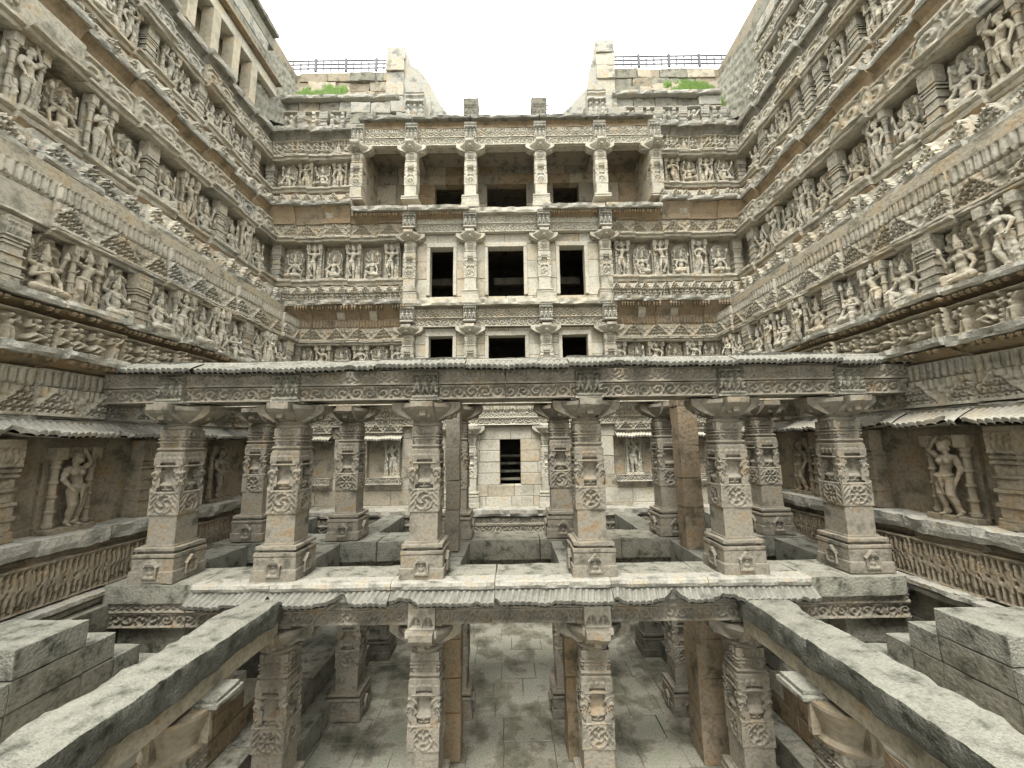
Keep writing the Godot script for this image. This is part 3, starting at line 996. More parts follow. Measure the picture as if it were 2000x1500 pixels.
# ------------------------------------------------------------------ ground, core masonry
func ground_and_core() -> void:
	var g := struct("ground")
	var mb := MB.new()
	for q in [[-300, -60, -10.9, 400], [10.9, -60, 300, 400], [-10.9, 24.5, 10.9, 400], [-10.9, -60, 10.9, -22]]:
		rbox(mb, V(q[0], 24.0, -q[3]), V(q[2], 25.0, -q[1]), 30.0, 0.05, 0.02)
	put(g, "earth_sheet", mb.mesh(), M.earth, Transform3D())
	# lowest floor with its paving slabs
	var fl := struct("floor")
	mb = MB.new()
	mb.cbox(V(-10.9, -0.6, -19.5), V(10.9, -0.06, 22.0))
	put(fl, "floor_bed", mb.mesh(), M.wall_stone, Transform3D())
	var kinds := []
	for i in 6:
		mb = MB.new()
		var w: float = [0.88, 0.72, 1.0][i % 3]
		rbox(mb, V(-w / 2, -0.055, -0.36), V(w / 2, 0.0, 0.36), 0.5, 0.02, 0.01, i * 3.0, "y-")
		kinds.append([w, mb.mesh()])
	var dd := 6.2
	var row := 0
	while dd < 15.4:
		var x := -4.7 - rng.randf() * 0.5
		while x < 4.7:
			var kk: Array = kinds[rng.randi() % 6]
			put(fl, "paving_slab", kk[1], M.paving if rng.randf() < 0.7 else M.paving_warm, Transform3D(Basis(V(0, 0, 1), rng.randf_range(-0.006, 0.006)), V(x + kk[0] / 2, rng.randf_range(-0.016, 0.006), -dd - 0.36)))
			x += kk[0] + 0.007
		dd += 0.728
		row += 1

# ------------------------------------------------------------------ carved wall courses
# one block of a course, by type; local x along the wall, +z out of it, y from 0
func course_mesh(type: String, L: float, H: float, sd: int) -> Array:
	var key := "%s_%.2f_%.2f_%d" % [type, L, H, sd]
	if K.has(key):
		return K[key]
	var mb := MB.new()
	var mb2 := MB.new()
	match type:
		"lip":          # a thin projecting slab with a worn edge
			sweep(mb, [Vector2(-0.75, 0), Vector2(-0.02, 0), Vector2(0, H * 0.4), Vector2(-0.01, H), Vector2(-0.75, H)], L, 16, 0.028, sd * 3.7, 0.12)
		"ledge":        # two-step moulded ledge
			sweep(mb, [Vector2(-0.8, 0), Vector2(-0.09, 0), Vector2(-0.06, H * 0.38), Vector2(-0.1, H * 0.42), Vector2(0.0, H * 0.62), Vector2(0, H * 0.94), Vector2(-0.02, H), Vector2(-0.8, H)], L, 16, 0.02, sd * 2.9, 0.09)
		"soffit":       # hollow undercut below a lip
			sweep(mb, [Vector2(-0.9, 0), Vector2(-0.26, 0), Vector2(-0.24, H * 0.35), Vector2(-0.17, H * 0.7), Vector2(-0.05, H), Vector2(-0.9, H)], L, 10, 0.018, sd * 4.1)
		"teeth":        # the same with a scalloped fringe
			sweep(mb, [Vector2(-0.9, 0), Vector2(-0.5, 0), Vector2(-0.4, H * 0.35), Vector2(-0.22, H * 0.72), Vector2(-0.08, H), Vector2(-0.9, H)], L, 10, 0.012, sd * 4.1)
			var nt := int(L / 0.09)
			for i in nt:
				if nz.get_noise_2d(i * 0.9 + sd * 31.0, 5.0) > 0.16:
					continue
				var x := -L / 2 + (i + 0.5) * L / nt
				mb.cbox(V(x - 0.036, H * 0.72, -0.14), V(x + 0.036, H, -0.035), 0.02)
				mb.cbox(V(x - 0.018, H * 0.6, -0.125), V(x + 0.018, H * 0.74, -0.05), 0.008)
		"hollow":       # plain concave strip
			sweep(mb, [Vector2(-0.6, 0), Vector2(0.0, 0), Vector2(-0.07, H * 0.3), Vector2(-0.09, H * 0.65), Vector2(-0.02, H), Vector2(-0.6, H)], L, 10, 0.022, sd * 1.9)
		"eave":         # ribbed stone roof edge, dipping outward
			var n := maxi(2, int(round(L / 0.1)))
			var nx := n * 7 + 1
			var ny := 7
			var p := PackedVector3Array()
			for j in ny:
				var t := float(j) / (ny - 1)
				for i in nx:
					var x := -L / 2 + L * i / (nx - 1)
					var q := fposmod(float(i) / 7.0 - t * 0.8 + 0.001, 1.0)
					var rib := 0.042 * sqrt(maxf(0.0, sin(q * PI))) - 0.02
					var cut := maxf(0.0, nz.get_noise_2d(x * 2.4 + sd * 13.0, 7.0) - 0.06) * 1.1
					var tt := maxf(t, minf(0.75, cut))
					var wob := nz.get_noise_2d(x * 3.0 + sd * 5.0, 2.0) * 0.03
					p.append(V(x, H * (0.12 + 0.88 * pow(tt, 1.25)) + rib * 0.9 + wob, -0.36 * tt + rib * 0.8))
			mb.grid(p, nx, ny)
			for i in nx - 1:
				mb.quad(V(p[i].x, p[i].y - 0.06, p[i].z - 0.03), V(p[i + 1].x, p[i + 1].y - 0.06, p[i + 1].z - 0.03), p[i + 1], p[i])
			for i in range(0, nx - 7, 7):
				mb.quad(V(p[i].x, -0.02, -0.7), V(p[i + 7].x, -0.02, -0.7), V(p[i + 7].x, p[i + 7].y - 0.06, p[i + 7].z - 0.03), V(p[i].x, p[i].y - 0.06, p[i].z - 0.03))
			sweep(mb2, [Vector2(-0.9, H - 0.03), Vector2(-0.36, H - 0.03), Vector2(-0.33, H + 0.05), Vector2(-0.9, H + 0.05)], L, 14, 0.02, sd * 2.1, 0.05)
			mb.join(mb2)
		_:
			var fn: Callable = {"scroll": c_scroll, "udgama": c_udgama, "leaf": c_leaf, "spear": c_spear, "bead": c_bead, "figs": c_figs, "merlon": c_merlon}[type]
			var dep: float = {"scroll": 0.065, "udgama": 0.085, "leaf": 0.07, "spear": 0.11, "bead": 0.06, "figs": 0.17, "merlon": 0.17}[type]
			relief(mb, L, H, 0.0185, func(x: float, y: float, l: float, h: float) -> float: return fn.call(x + sd * 3.17, y, l, h), dep, 0.2, false, 0.18, sd * 2.3)
	K[key] = mb.mesh()
	return [K[key]] if false else K_arr(key)

func K_arr(key: String) -> Array:
	K[key] = [K[key]]
	return K[key]

var CALL := {"lip": "lip_slab", "ledge": "ledge_block", "soffit": "soffit_block", "teeth": "fringed_soffit_block", "hollow": "hollow_moulding_block", "eave": "ribbed_eave_block", "scroll": "scroll_frieze_block", "udgama": "pediment_frieze_block", "leaf": "leaf_frieze_block", "spear": "spear_frieze_block", "bead": "bead_frieze_block", "figs": "figure_frieze_block", "merlon": "merlon_block"}

# tiers: [name phrase, y0, y1, recess out, courses of [type, out, y0, y1, material]]
# out = distance of the face from the centre line (side walls), or its depth (back walls)
func tiers(back: bool) -> Array:
	var k := func(side: float, bk: float) -> float: return bk if back else side
	return [
		["lowest carved tier", 3.5, 7.5, k.call(7.5, 14.0), [] if back else [
			["ledge", 6.72, 3.46, 3.66, "grey_stone"], ["spear", 7.02, 3.68, 4.3, "low_stone"], ["hollow", 7.05, 4.3, 4.42, "low_stone"], ["lip", 6.88, 4.44, 4.66, "grey_stone"],
			["eave", 6.92, 6.22, 6.42, "grey_stone"], ["ledge", 7.35, 6.42, 6.52, "grey_stone"], ["udgama", 7.42, 6.52, 6.98, "sandstone"], ["leaf", 7.42, 6.98, 7.26, "sandstone"], ["teeth", 7.0, 7.24, 7.42, "ochre_stone"]]],
		["second carved tier", 7.5, 10.5, k.call(7.85, 14.35), [
			["lip", k.call(6.97, 13.5), 7.42, 7.56, "grey_stone"], ["figs", k.call(7.25, 13.8), 7.57, 8.06, "sandstone_warm"], ["teeth", k.call(7.08, 13.6), 8.06, 8.24, "ochre_stone"], ["lip", k.call(7.06, 13.55), 8.26, 8.38, "grey_stone"],
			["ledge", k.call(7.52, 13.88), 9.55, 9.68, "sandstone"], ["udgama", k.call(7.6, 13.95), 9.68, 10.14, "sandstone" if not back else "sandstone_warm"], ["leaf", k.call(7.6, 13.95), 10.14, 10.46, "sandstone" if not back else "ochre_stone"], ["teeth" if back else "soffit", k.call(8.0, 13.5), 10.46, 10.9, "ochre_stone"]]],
		["third carved tier", 10.9, 14.35, k.call(9.1, 14.4), ([
			["lip", 13.45, 10.9, 11.06, "grey_stone"], ["figs", 13.75, 11.07, 11.38, "sandstone"], ["merlon", 13.8, 11.38, 11.66, "sandstone"]] if back else [
			["lip", 7.98, 10.92, 11.05, "grey_stone"], ["merlon", 8.28, 11.1, 11.52, "sandstone"]]) + [
			["hollow", k.call(8.52, 13.9), 11.5 if not back else 11.66, 11.76, "ochre_stone"], ["ledge", k.call(8.46, 13.8), 11.76, 12.0, "sandstone"],
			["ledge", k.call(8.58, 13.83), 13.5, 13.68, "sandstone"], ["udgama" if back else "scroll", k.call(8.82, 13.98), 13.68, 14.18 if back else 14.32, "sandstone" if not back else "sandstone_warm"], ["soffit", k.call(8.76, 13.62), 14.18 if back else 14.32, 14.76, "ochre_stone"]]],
		["fourth carved tier", 14.75, 17.65, k.call(9.5, 14.4), [
			["lip", k.call(8.72, 13.52), 14.78, 14.92, "grey_stone"], ["merlon", k.call(9.0, 13.86), 14.96, 15.34, "sandstone"], ["hollow", k.call(9.05, 13.95), 15.34, 15.5, "ochre_stone"], ["ledge", k.call(8.96, 13.84), 15.5, 15.7, "sandstone"],
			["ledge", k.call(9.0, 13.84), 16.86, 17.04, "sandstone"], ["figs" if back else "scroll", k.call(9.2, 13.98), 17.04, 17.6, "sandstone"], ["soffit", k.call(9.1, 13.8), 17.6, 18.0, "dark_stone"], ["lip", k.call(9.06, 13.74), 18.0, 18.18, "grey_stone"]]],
	]

var tier_node := {}
var BAYS := []      # of the side walls: [centre depth, width, projecting]

func side_walls() -> void:
	var d := 2.75
	var i := 0
	while d < 13.9:
		var w := 1.2 if i % 2 == 0 else 1.04
		BAYS.append([d + w / 2, w, i % 2 == 1])
		d += w
		i += 1
	for side in [-1.0, 1.0]:
		var sn: String = "left" if side < 0 else "right"
		var rot := Basis(Vector3.UP, PI / 2 * -side)
		for t in tiers(false):
			var th := thing("carved_wall_tier", "%s of the tall carved stone wall on the %s side" % [t[0], sn], "wall", V(CX + side * t[3], t[1], -8.0))
			var mb := MB.new()
			mb.cbox(V(-10.0, 0, -1.6), V(19.0, t[2] - t[1] + 0.4, 0))
			var core := Transform3D(rot, V(CX + side * t[3], t[1], -3.9))
			if side > 0:
				core = Transform3D(rot, V(CX + side * t[3], t[1], -6.5))
				mb = MB.new()
				mb.cbox(V(-16.4, 0, -1.6), V(12.6, t[2] - t[1] + 0.4, 0))
			else:
				mb = MB.new()
				mb.cbox(V(-15.0, 0, -1.6), V(14.0, t[2] - t[1] + 0.4, 0))
				core = Transform3D(rot, V(CX + side * t[3], t[1], -8.9 + 0.0))
			put(th, "wall_core", mb.mesh(), M.low_stone if t[1] < 4.0 else M.sandstone_warm, core)  # lowest core toned darker, standing in for the shade down there
			for c in t[4]:
				for b in BAYS:
					var jog: float = (0.13 if c[3] > 10.6 else 0.08) if b[2] and not c[0] in ["eave", "spear"] else 0.0
					if c[3] < 7.3 and c[0] in ["ledge", "lip"]:
						jog = 0.0
					var sd := rng.randi() % 4
					var m: Array = course_mesh(c[0], b[1], c[3] - c[2], sd)
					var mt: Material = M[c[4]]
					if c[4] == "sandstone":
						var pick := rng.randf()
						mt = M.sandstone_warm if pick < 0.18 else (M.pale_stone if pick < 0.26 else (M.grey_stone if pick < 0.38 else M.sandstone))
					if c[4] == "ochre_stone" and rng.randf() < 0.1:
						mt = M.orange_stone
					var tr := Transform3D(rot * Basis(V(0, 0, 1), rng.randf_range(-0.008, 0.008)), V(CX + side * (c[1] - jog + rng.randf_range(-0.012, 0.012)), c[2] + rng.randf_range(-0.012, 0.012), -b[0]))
					if c[0] in ["scroll", "udgama", "leaf", "merlon"] and rng.randf() < 0.03:
						var pb := MB.new()
						rbox(pb, V(-b[1] / 2, 0, -0.2), V(b[1] / 2, c[3] - c[2], 0.04), 0.2, 0.03, 0.02, b[0])
						put(th, "plain_block", pb.mesh(), M.sandstone if rng.randf() < 0.5 else M.sandstone_warm, tr)
						continue
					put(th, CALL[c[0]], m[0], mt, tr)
					if c[0] == "lip" and c[2] > 10.0 and c[2] < 11.5 and b[2]:      # bracket stubs below the eave
						if not K.has("stub"):
							var sb := MB.new()
							sweep(sb, [Vector2(-0.4, 0), Vector2(-0.12, 0.0), Vector2(-0.02, 0.12), Vector2(0.02, 0.3), Vector2(-0.02, 0.36), Vector2(-0.4, 0.36)], 0.3, 5, 0.03, 4.0)
							K.stub = sb.mesh()
						put(th, "bracket", K.stub, M.wall_stone, tr.translated_local(V(0.1, -0.34, -0.06)))
			tier_node[sn + str(t[1])] = th
			if t[1] < 4.0:       # lowest tier: pilasters along the walk
				for dd in [5.9, 8.2, 9.5, 11.7, 13.3]:
					put(th, "ringed_pilaster", K["pil0"], M.low_stone, Transform3D(rot * Basis().scaled(V(1.0, 1.24, 1.0)), V(CX + side * 7.36, 4.66, -dd)))
	# uppermost left: restored plain pillars under a slab and parapet
	var tl := thing("restored_gallery", "plain restored gallery of square pillars and parapet crowning the left wall", "wall", V(-9.5, 18.2, -8))
	var q := MB.new()
	q.cbox(V(-12, 18.2, -12.9), V(-10.0, 22.0, 6.0))
	put(tl, "back_wall", q.mesh(), M.restored, Transform3D())
	var pm := MB.new()
	pm.cbox(V(-0.2, 0, -0.16), V(0.2, 1.5, 0.16))
	for j in 12:
		var dd := 2.6 + j * 0.92
		put(tl, "plain_pillar", pm.mesh() if j == 0 else K.plainpil, M.restored, at3(-9.42, 18.26, dd))
		K.plainpil = pm.mesh() if j == 0 else K.plainpil
	for j in 6:
		q = MB.new()
		q.cbox(V(-0.3, 0, -1.02), V(0.22, 0.4, 1.02))
		put(tl, "lintel_block", q.mesh(), M.pale_stone, at3(-9.46, 19.77, 2.8 + j * 2.05))
		q = MB.new()
		sweep(q, [Vector2(-0.9, 0), Vector2(0.36, 0.06), Vector2(0.36, 0.16), Vector2(-0.9, 0.3)], 2.05, 10, 0.01, j)
		put(tl, "roof_slab", q.mesh(), M.orange_stone if j % 2 else M.ochre_stone, Transform3D(Basis(Vector3.UP, PI / 2), V(-9.4, 20.17, -2.8 - j * 2.05)))
		for kx in 3:
			q = MB.new()
			rbox(q, V(-0.6, 0, -0.515 * 2), V(0.1, 0.49, 0.515 * 2), 0.4, 0.02, 0.01, j + kx * 3.0)
			put(tl, "parapet_block", q.mesh(), M.wall_stone if (j + kx) % 3 else M.grey_stone, at3(-9.36, 20.46 + kx * 0.53, 2.7 + j * 2.0 - 0.35 * (kx % 2)))
		q = MB.new()
		sweep(q, [Vector2(-0.6, 0), Vector2(0.18, 0), Vector2(0.2, 0.14), Vector2(-0.6, 0.2)], 2.0, 10, 0.02, j, 0.05)
		put(tl, "coping_slab", q.mesh(), M.wall_stone, Transform3D(Basis(Vector3.UP, PI / 2), V(-9.26, 22.05, -2.7 - j * 2.0)))
	# uppermost right: one more carved tier, worn, then plain masonry
	var tr2 := thing("carved_wall_tier", "uppermost worn carved tier and plain masonry crowning the right wall", "wall", V(9.5, 18.2, -8))
	q = MB.new()
	q.cbox(V(9.75, 18.2, -13.0), V(12, 21.9, 6))
	put(tr2, "wall_core", q.mesh(), M.sandstone, Transform3D())
	for c in [["merlon", 9.2, 18.26, 18.56, "grey_stone"], ["ledge", 9.16, 18.56, 18.74, "sandstone"], ["ledge", 9.25, 19.8, 19.98, "grey_stone"], ["scroll", 9.38, 19.98, 20.4, "sandstone"], ["soffit", 9.35, 20.4, 20.7, "dark_stone"], ["lip", 9.35, 20.7, 20.9, "grey_stone"]]:
		for b in BAYS:
			if b[0] < 13.2:
				put(tr2, CALL[c[0]], course_mesh(c[0], b[1], c[3] - c[2], rng.randi() % 3)[0], M[c[4]], Transform3D(Basis(Vector3.UP, -PI / 2), V(CX + c[1] - (0.07 if b[2] else 0.0), c[2], -b[0])))
	tier_node["right18.2"] = tr2
	for b in BAYS:
		if b[0] < 0.0:
			put(tr2, "ringed_pilaster", K.pil0, M.sandstone, Transform3D(Basis(Vector3.UP, -PI / 2).scaled(V(1, 0.88, 1)), V(CX + 9.55, 18.74, -b[0] - 0.4)))
		for kx in 2:
			if b[0] < 12.9:
				q = MB.new()
				rbox(q, V(-0.7, 0, -b[1] / 2), V(0.1, 0.49, b[1] / 2), 0.4, 0.02, 0.012, b[0] + kx * 3.0)
				put(tr2, "parapet_block", q.mesh(), M.wall_stone if kx else M.grey_stone, Transform3D(Basis(Vector3.UP, PI), V(9.45, 20.92 + kx * 0.495, -b[0])))

func back_walls() -> void:
	for side in [-1.0, 1.0]:
		var sn: String = "left" if side < 0 else "right"
		for t in tiers(true):
			if t[1] < 4.0:
				continue
			var x0: float = {7.5: 3.62, 10.9: 3.75, 14.75: 5.72}[t[1]]
			var x1: float = {7.5: 7.9, 10.9: 8.9, 14.75: 9.4}[t[1]]
			var th := thing("carved_wall_tier", "%s of the carved back wall, %s of the pale windowed front" % [t[0], sn], "wall", V(CX + side * 6.0, t[1], -t[3]))
			var mb := MB.new()
			mb.cbox(V(CX + minf(side * x0, side * (x1 + 0.6)), t[1], -t[3] - 1.2), V(CX + maxf(side * x0, side * (x1 + 0.6)), t[2] + 0.4, -t[3]))
			put(th, "wall_core", mb.mesh(), M.sandstone_warm, Transform3D())
			var nb := int(round((x1 - x0) / 0.94))
			var w := (x1 - x0) / nb
			for c in t[4]:
				for b in nb + 1:
					if b == nb and c[1] > 13.9:
						continue
					var x := x0 + (b + 0.5) * w
					var jog: float = 0.06 if b % 2 == 0 else 0.0
					var mt: Material = M[c[4]]
					if c[4] == "ochre_stone" and rng.randf() < 0.3:
						mt = M.orange_stone
					put(th, CALL[c[0]], course_mesh(c[0], snappedf(w, 0.01), c[3] - c[2], rng.randi() % 2)[0], mt, Transform3D(Basis(V(0, 0, 1), rng.randf_range(-0.008, 0.008)), V(CX + side * x, c[2] + rng.randf_range(-0.01, 0.01), -c[1] + jog)))
			var foot: float = {7.5: 8.38, 10.9: 12.0, 14.75: 15.7}[t[1]]
			var hgt: float = {7.5: 1.17, 10.9: 1.5, 14.75: 1.17}[t[1]]
			put(th, "ringed_pilaster", K.pil1, M.sandstone, Transform3D(Basis().scaled(V(1, hgt / 1.2, 1)), V(CX + side * (x1 - 0.25), foot, -t[3] + 0.16)))
			if t[1] < 14.0:      # brackets under the eave above
				for e in [0.28, 0.55]:
					mb = MB.new()
					sweep(mb, [Vector2(-0.3, 0), Vector2(0.08, 0.0), Vector2(0.2, 0.16), Vector2(0.26, 0.3), Vector2(0.26, 0.46), Vector2(-0.3, 0.46)], 0.26, 4, 0.02, e)
					put(th, "bracket", mb.mesh(), M.sandstone, at3(CX + side * lerpf(x0, x1, e), t[2] - (0.02 if t[1] > 10 else 0.0) - 0.12, 14.0))

# ------------------------------------------------------------------ the storeyed front of the rear pavilion
# courses of ashlar with openings cut out: each stone its own piece
func ashlar(th: Node3D, x0: float, x1: float, ys: Array, holes: Array, d: float, deep: float, mats: Array, len := 0.95) -> void:
	for j in ys.size() - 1:
		var ya: float = ys[j]
		var yb: float = ys[j + 1]
		var spans := [[x0, x1]]
		for h in holes:
			if ya < h[3] - 0.01 and yb > h[2] + 0.01:
				var nxt := []
				for s in spans:
					if h[1] <= s[0] or h[0] >= s[1]:
						nxt.append(s)
						continue
					if h[0] - s[0] > 0.05:
						nxt.append([s[0], h[0]])
					if s[1] - h[1] > 0.05:
						nxt.append([h[1], s[1]])
				spans = nxt
		for s in spans:
			var n := maxi(1, int(round((s[1] - s[0]) / len)))
			var x: float = s[0]
			for i in n:
				var e: float = s[1] if i == n - 1 else s[0] + (s[1] - s[0]) * (i + 1 + rng.randf_range(-0.18, 0.18)) / n
				var mb := MB.new()
				mb.cbox(V(x + 0.004, ya + 0.004, -deep), V(e - 0.004, yb - 0.004, rng.randf_range(-0.012, 0.008)), 0.014)
				put(th, "ashlar_block", mb.mesh(), mats[rng.randi() % mats.size()], Transform3D(Basis(), V(0, 0, -d)))
				x = e

func window(th: Node3D, x0: float, x1: float, y0: float, y1: float, d: float, mat: Material) -> void:   # plain stone frame round an opening
	var mb := MB.new()
	rbox(mb, V(x0 - 0.13, y0, -0.35), V(x0, y1, 0.04), 0.3, 0.015, 0.006)
	rbox(mb, V(x1, y0, -0.35), V(x1 + 0.13, y1, 0.04), 0.3, 0.015, 0.006)
	rbox(mb, V(x0 - 0.13, y1 + 0.002, -0.35), V(x1 + 0.13, y1 + 0.16, 0.05), 0.3, 0.02, 0.006)
	put(th, "window_frame", mb.mesh(), mat, at3(0, 0, d))

func facade() -> void:
	var names := ["ground", "first", "second", "third"]
	# dark rooms behind: floors, back and cross walls, roof
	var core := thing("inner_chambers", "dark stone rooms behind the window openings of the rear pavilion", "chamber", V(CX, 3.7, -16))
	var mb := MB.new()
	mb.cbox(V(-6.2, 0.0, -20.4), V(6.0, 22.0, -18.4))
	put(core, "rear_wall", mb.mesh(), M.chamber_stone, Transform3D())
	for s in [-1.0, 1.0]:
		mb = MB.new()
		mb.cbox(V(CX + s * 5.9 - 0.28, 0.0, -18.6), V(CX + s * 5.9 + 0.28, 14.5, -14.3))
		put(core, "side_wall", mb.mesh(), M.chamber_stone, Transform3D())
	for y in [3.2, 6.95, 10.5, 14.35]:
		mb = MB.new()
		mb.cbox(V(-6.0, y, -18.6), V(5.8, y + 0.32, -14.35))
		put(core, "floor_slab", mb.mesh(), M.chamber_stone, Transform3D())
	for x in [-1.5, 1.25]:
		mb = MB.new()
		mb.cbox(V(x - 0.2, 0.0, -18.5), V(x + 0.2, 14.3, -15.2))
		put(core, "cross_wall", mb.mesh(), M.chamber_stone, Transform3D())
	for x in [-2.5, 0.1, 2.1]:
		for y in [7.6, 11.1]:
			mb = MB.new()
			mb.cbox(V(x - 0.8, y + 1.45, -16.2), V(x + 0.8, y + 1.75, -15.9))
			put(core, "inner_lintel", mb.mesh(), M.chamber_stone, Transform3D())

	# ground storey with the low door
	var t0 := thing("rear_wall_storey", "lowest storey of the rear front, pale ashlar with a narrow dark doorway", "wall", V(CX, 3.7, -14))
	ashlar(t0, -1.9, 1.7, [3.75, 4.2, 4.58, 4.98, 5.36, 5.74, 6.12, 6.6], [[-0.45, 0.26, 4.58, 6.12]], 14.0, 0.5, [M.pale_stone, M.pale_stone, M.restored], 0.85)
	ashlar(t0, -7.9, -1.9, [3.4, 3.95, 4.45, 4.86, 5.52, 6.2, 6.62], [[-5.05, -3.85, 4.86, 6.2], [-7.6, -6.2, 4.45, 6.2]], 14.02, 0.45, [M.pale_stone, M.sandstone, M.sandstone_warm], 1.1)
	ashlar(t0, 1.7, 7.7, [3.4, 3.95, 4.45, 4.86, 5.52, 6.2, 6.62], [[3.5, 4.85, 4.86, 6.2], [6.0, 7.4, 4.45, 6.2]], 14.02, 0.45, [M.pale_stone, M.sandstone, M.sandstone_warm], 1.1)
	for c in [[-4.45, 1.2], [4.18, 1.35], [-6.9, 1.4], [6.7, 1.4]]:      # backs, sills and hoods of the niches
		mb = MB.new()
		mb.cbox(V(-c[1] / 2 - 0.1, 4.4, -0.6), V(c[1] / 2 + 0.1, 6.3, -0.22))
		put(t0, "niche_back", mb.mesh(), M.sandstone_warm, at3(c[0], 0, 14.02))
		put(t0, "niche_sill", course_mesh("bead", 1.3, 0.22, 0)[0], M.sandstone, at3(c[0], 4.66, 13.9))
		put(t0, "niche_hood", course_mesh("eave", 1.3, 0.16, 1)[0], M.pale_stone, at3(c[0], 6.16, 13.62))
		put(t0, "hood_frieze", course_mesh("udgama", 1.3, 0.3, 1)[0], M.sandstone, at3(c[0], 6.4, 13.9))
	for b in 7:
		var x := -7.4 + b * 2.1 + 1.05 - 0.5
		put(t0, "scroll_frieze_block", course_mesh("scroll", 2.1, 0.24, b % 3)[0], M.pale_stone if absf(x) < 2.2 else M.sandstone, at3(x, 6.62, 13.92))
		put(t0, "bead_frieze_block", course_mesh("bead", 2.1, 0.22, b % 3)[0], M.pale_stone if absf(x) < 2.2 else M.sandstone_warm, at3(x, 6.87, 13.9))
		put(t0, "leaf_frieze_block", course_mesh("leaf", 2.1, 0.3, b % 3)[0], M.sandstone, at3(x, 7.1, 13.9))
	# rear ledge at the walking level
	for b in 8:
		put(t0, "ledge_block", course_mesh("lip", 1.95, 0.2, b % 3)[0], M.grey_stone, at3(-6.95 + b * 1.95, 3.66, 13.35))
		put(t0, "bead_frieze_block", course_mesh("bead", 1.95, 0.2, b % 3)[0], M.sandstone, at3(-6.95 + b * 1.95, 3.4, 13.5))
		put(t0, "scroll_frieze_block", course_mesh("scroll", 1.95, 0.24, b % 3)[0], M.sandstone if b in [3, 4] else M.wall_stone, at3(-6.95 + b * 1.95, 3.14, 13.48))
	for i in 4:         # the steps seen in the doorway
		mb = MB.new()
		rbox(mb, V(-0.5, 4.58 + i * 0.27, -0.2 - i * 0.12 - 1.2), V(0.3, 4.66 + i * 0.27, -0.3 - i * 0.16), 0.2, 0.02, 0.01, i)
		put(t0, "inner_step", mb.mesh(), M.wall_stone, at3(0, 0.1, 14.3))

	# storeys with windows
	for k in 2:
		var y0: float = [7.5, 11.05][k]
		var yt: float = [10.15, 13.78][k]
		var wy: Array = [[8.3, 9.84], [11.4, 13.26]][k]
		var wx := [[-2.98, -2.12], [-0.83, 0.5], [1.83, 2.76]]
		var t := thing("rear_wall_storey", "%s storey of the rear front, pale stone wall with three dark window openings" % names[k + 1], "wall", V(CX, y0, -13.95))
		var holes := []
		for w in wx:
			holes.append([w[0] - 0.12, w[1] + 0.12, wy[0] - 0.05, wy[1] + 0.14])
		var ys := [y0, wy[0] - 0.05]
		var n := 4 if k == 0 else 3
		for j in range(1, n + 1):
			ys.append(lerpf(wy[0] - 0.05, wy[1] + 0.14, float(j) / n))
		ys.append(yt)
		ashlar(t, -3.7, 3.52, ys, holes, 14.05, 0.5, [M.pale_stone, M.pale_stone, M.restored], 0.9)
		for w in wx:
			window(t, w[0], w[1], wy[0], wy[1], 14.04, M.pale_stone)
		# lintel bands above and eave below
		for b in 4:
			var x := -3.7 + 7.22 * (b + 0.5) / 4.0
			put(t, "scroll_frieze_block", course_mesh("scroll", 1.81, 0.3, b % 2)[0], M.pale_stone if k else M.sandstone, at3(x, yt, 13.9))
			put(t, "bead_frieze_block", course_mesh("bead", 1.81, 0.3, b % 2)[0], M.pale_stone if k else M.sandstone_warm, at3(x, yt + 0.31, 13.86))
			put(t, "lip_slab", course_mesh("lip", 1.81, 0.2, b % 3)[0], M.pale_stone, at3(x, yt + 0.62 + (0.12 if k == 0 else 0.0), 13.58 if k else 13.62))
			put(t, "hollow_moulding_block", course_mesh("hollow", 1.81, 0.13, b % 2)[0], M.sandstone_warm, at3(x, yt + 0.61, 13.85))
	for k in 2:
		var y0: float = [7.5, 11.05][k]
		var yy := ["first", "second"]
		for x in [-3.68, -1.46, 1.24, 3.5]:
			var nm: String = {-3.68: "leftmost", -1.46: "second from left", 1.24: "third from left", 3.5: "rightmost"}[x]
			var pl := pillar("wall_pillar", "%s carved half pillar on the windowed %s storey of the rear front" % [nm, yy[k]], x, y0 - 0.1 if k == 0 else 10.95, 13.95, "half pillars of the rear front", 0.905, M.sandstone if absf(x) > 2 else M.pale_stone, ["base", "plaque"] if k == 0 else ["plaque"], 0.86)
			var em := put(pl, "shrine_block", K.emblem, M.grey_stone, Transform3D(Basis(Vector3.UP, -pl.rotation.y).scaled(V(0.95, 1.15, 1.0)), Basis(Vector3.UP, -pl.rotation.y) * V(0, 2.86, 0.33)), true)
	for x in [-1.45, 1.17]:
		pillar("wall_pillar", "carved half pillar %s of the low doorway in the rear front" % ("left" if x < 0 else "right"), x, 3.86, 13.98, "half pillars of the rear front", 0.9, M.pale_stone, ["plaque"], 0.8)
	for x in [-2.25, 2.0, -5.75, 5.5]:
		pillar("wall_pillar", "carved half pillar %s in the lowest back wall" % {-2.25: "left of the doorway beside the niche", 2.0: "right of the doorway beside the niche", -5.75: "at the far left", 5.5: "at the far right"}[x], x, 3.86, 14.1, "half pillars of the rear front", 0.9, M.sandstone, ["plaque"], 0.7)

	# the open loggia on top
	var lg := thing("loggia", "open pillared top storey of the rear front with shaded ceiling and dark doorways", "loggia", V(CX, 14.4, -14))
	mb = MB.new()
	rbox(mb, V(-5.9, 14.42, -18.4), V(5.68, 14.68, -13.75), 1.0, 0.03, 0.01, 0.0)
	put(lg, "loggia_floor", mb.mesh(), M.sandstone, Transform3D())
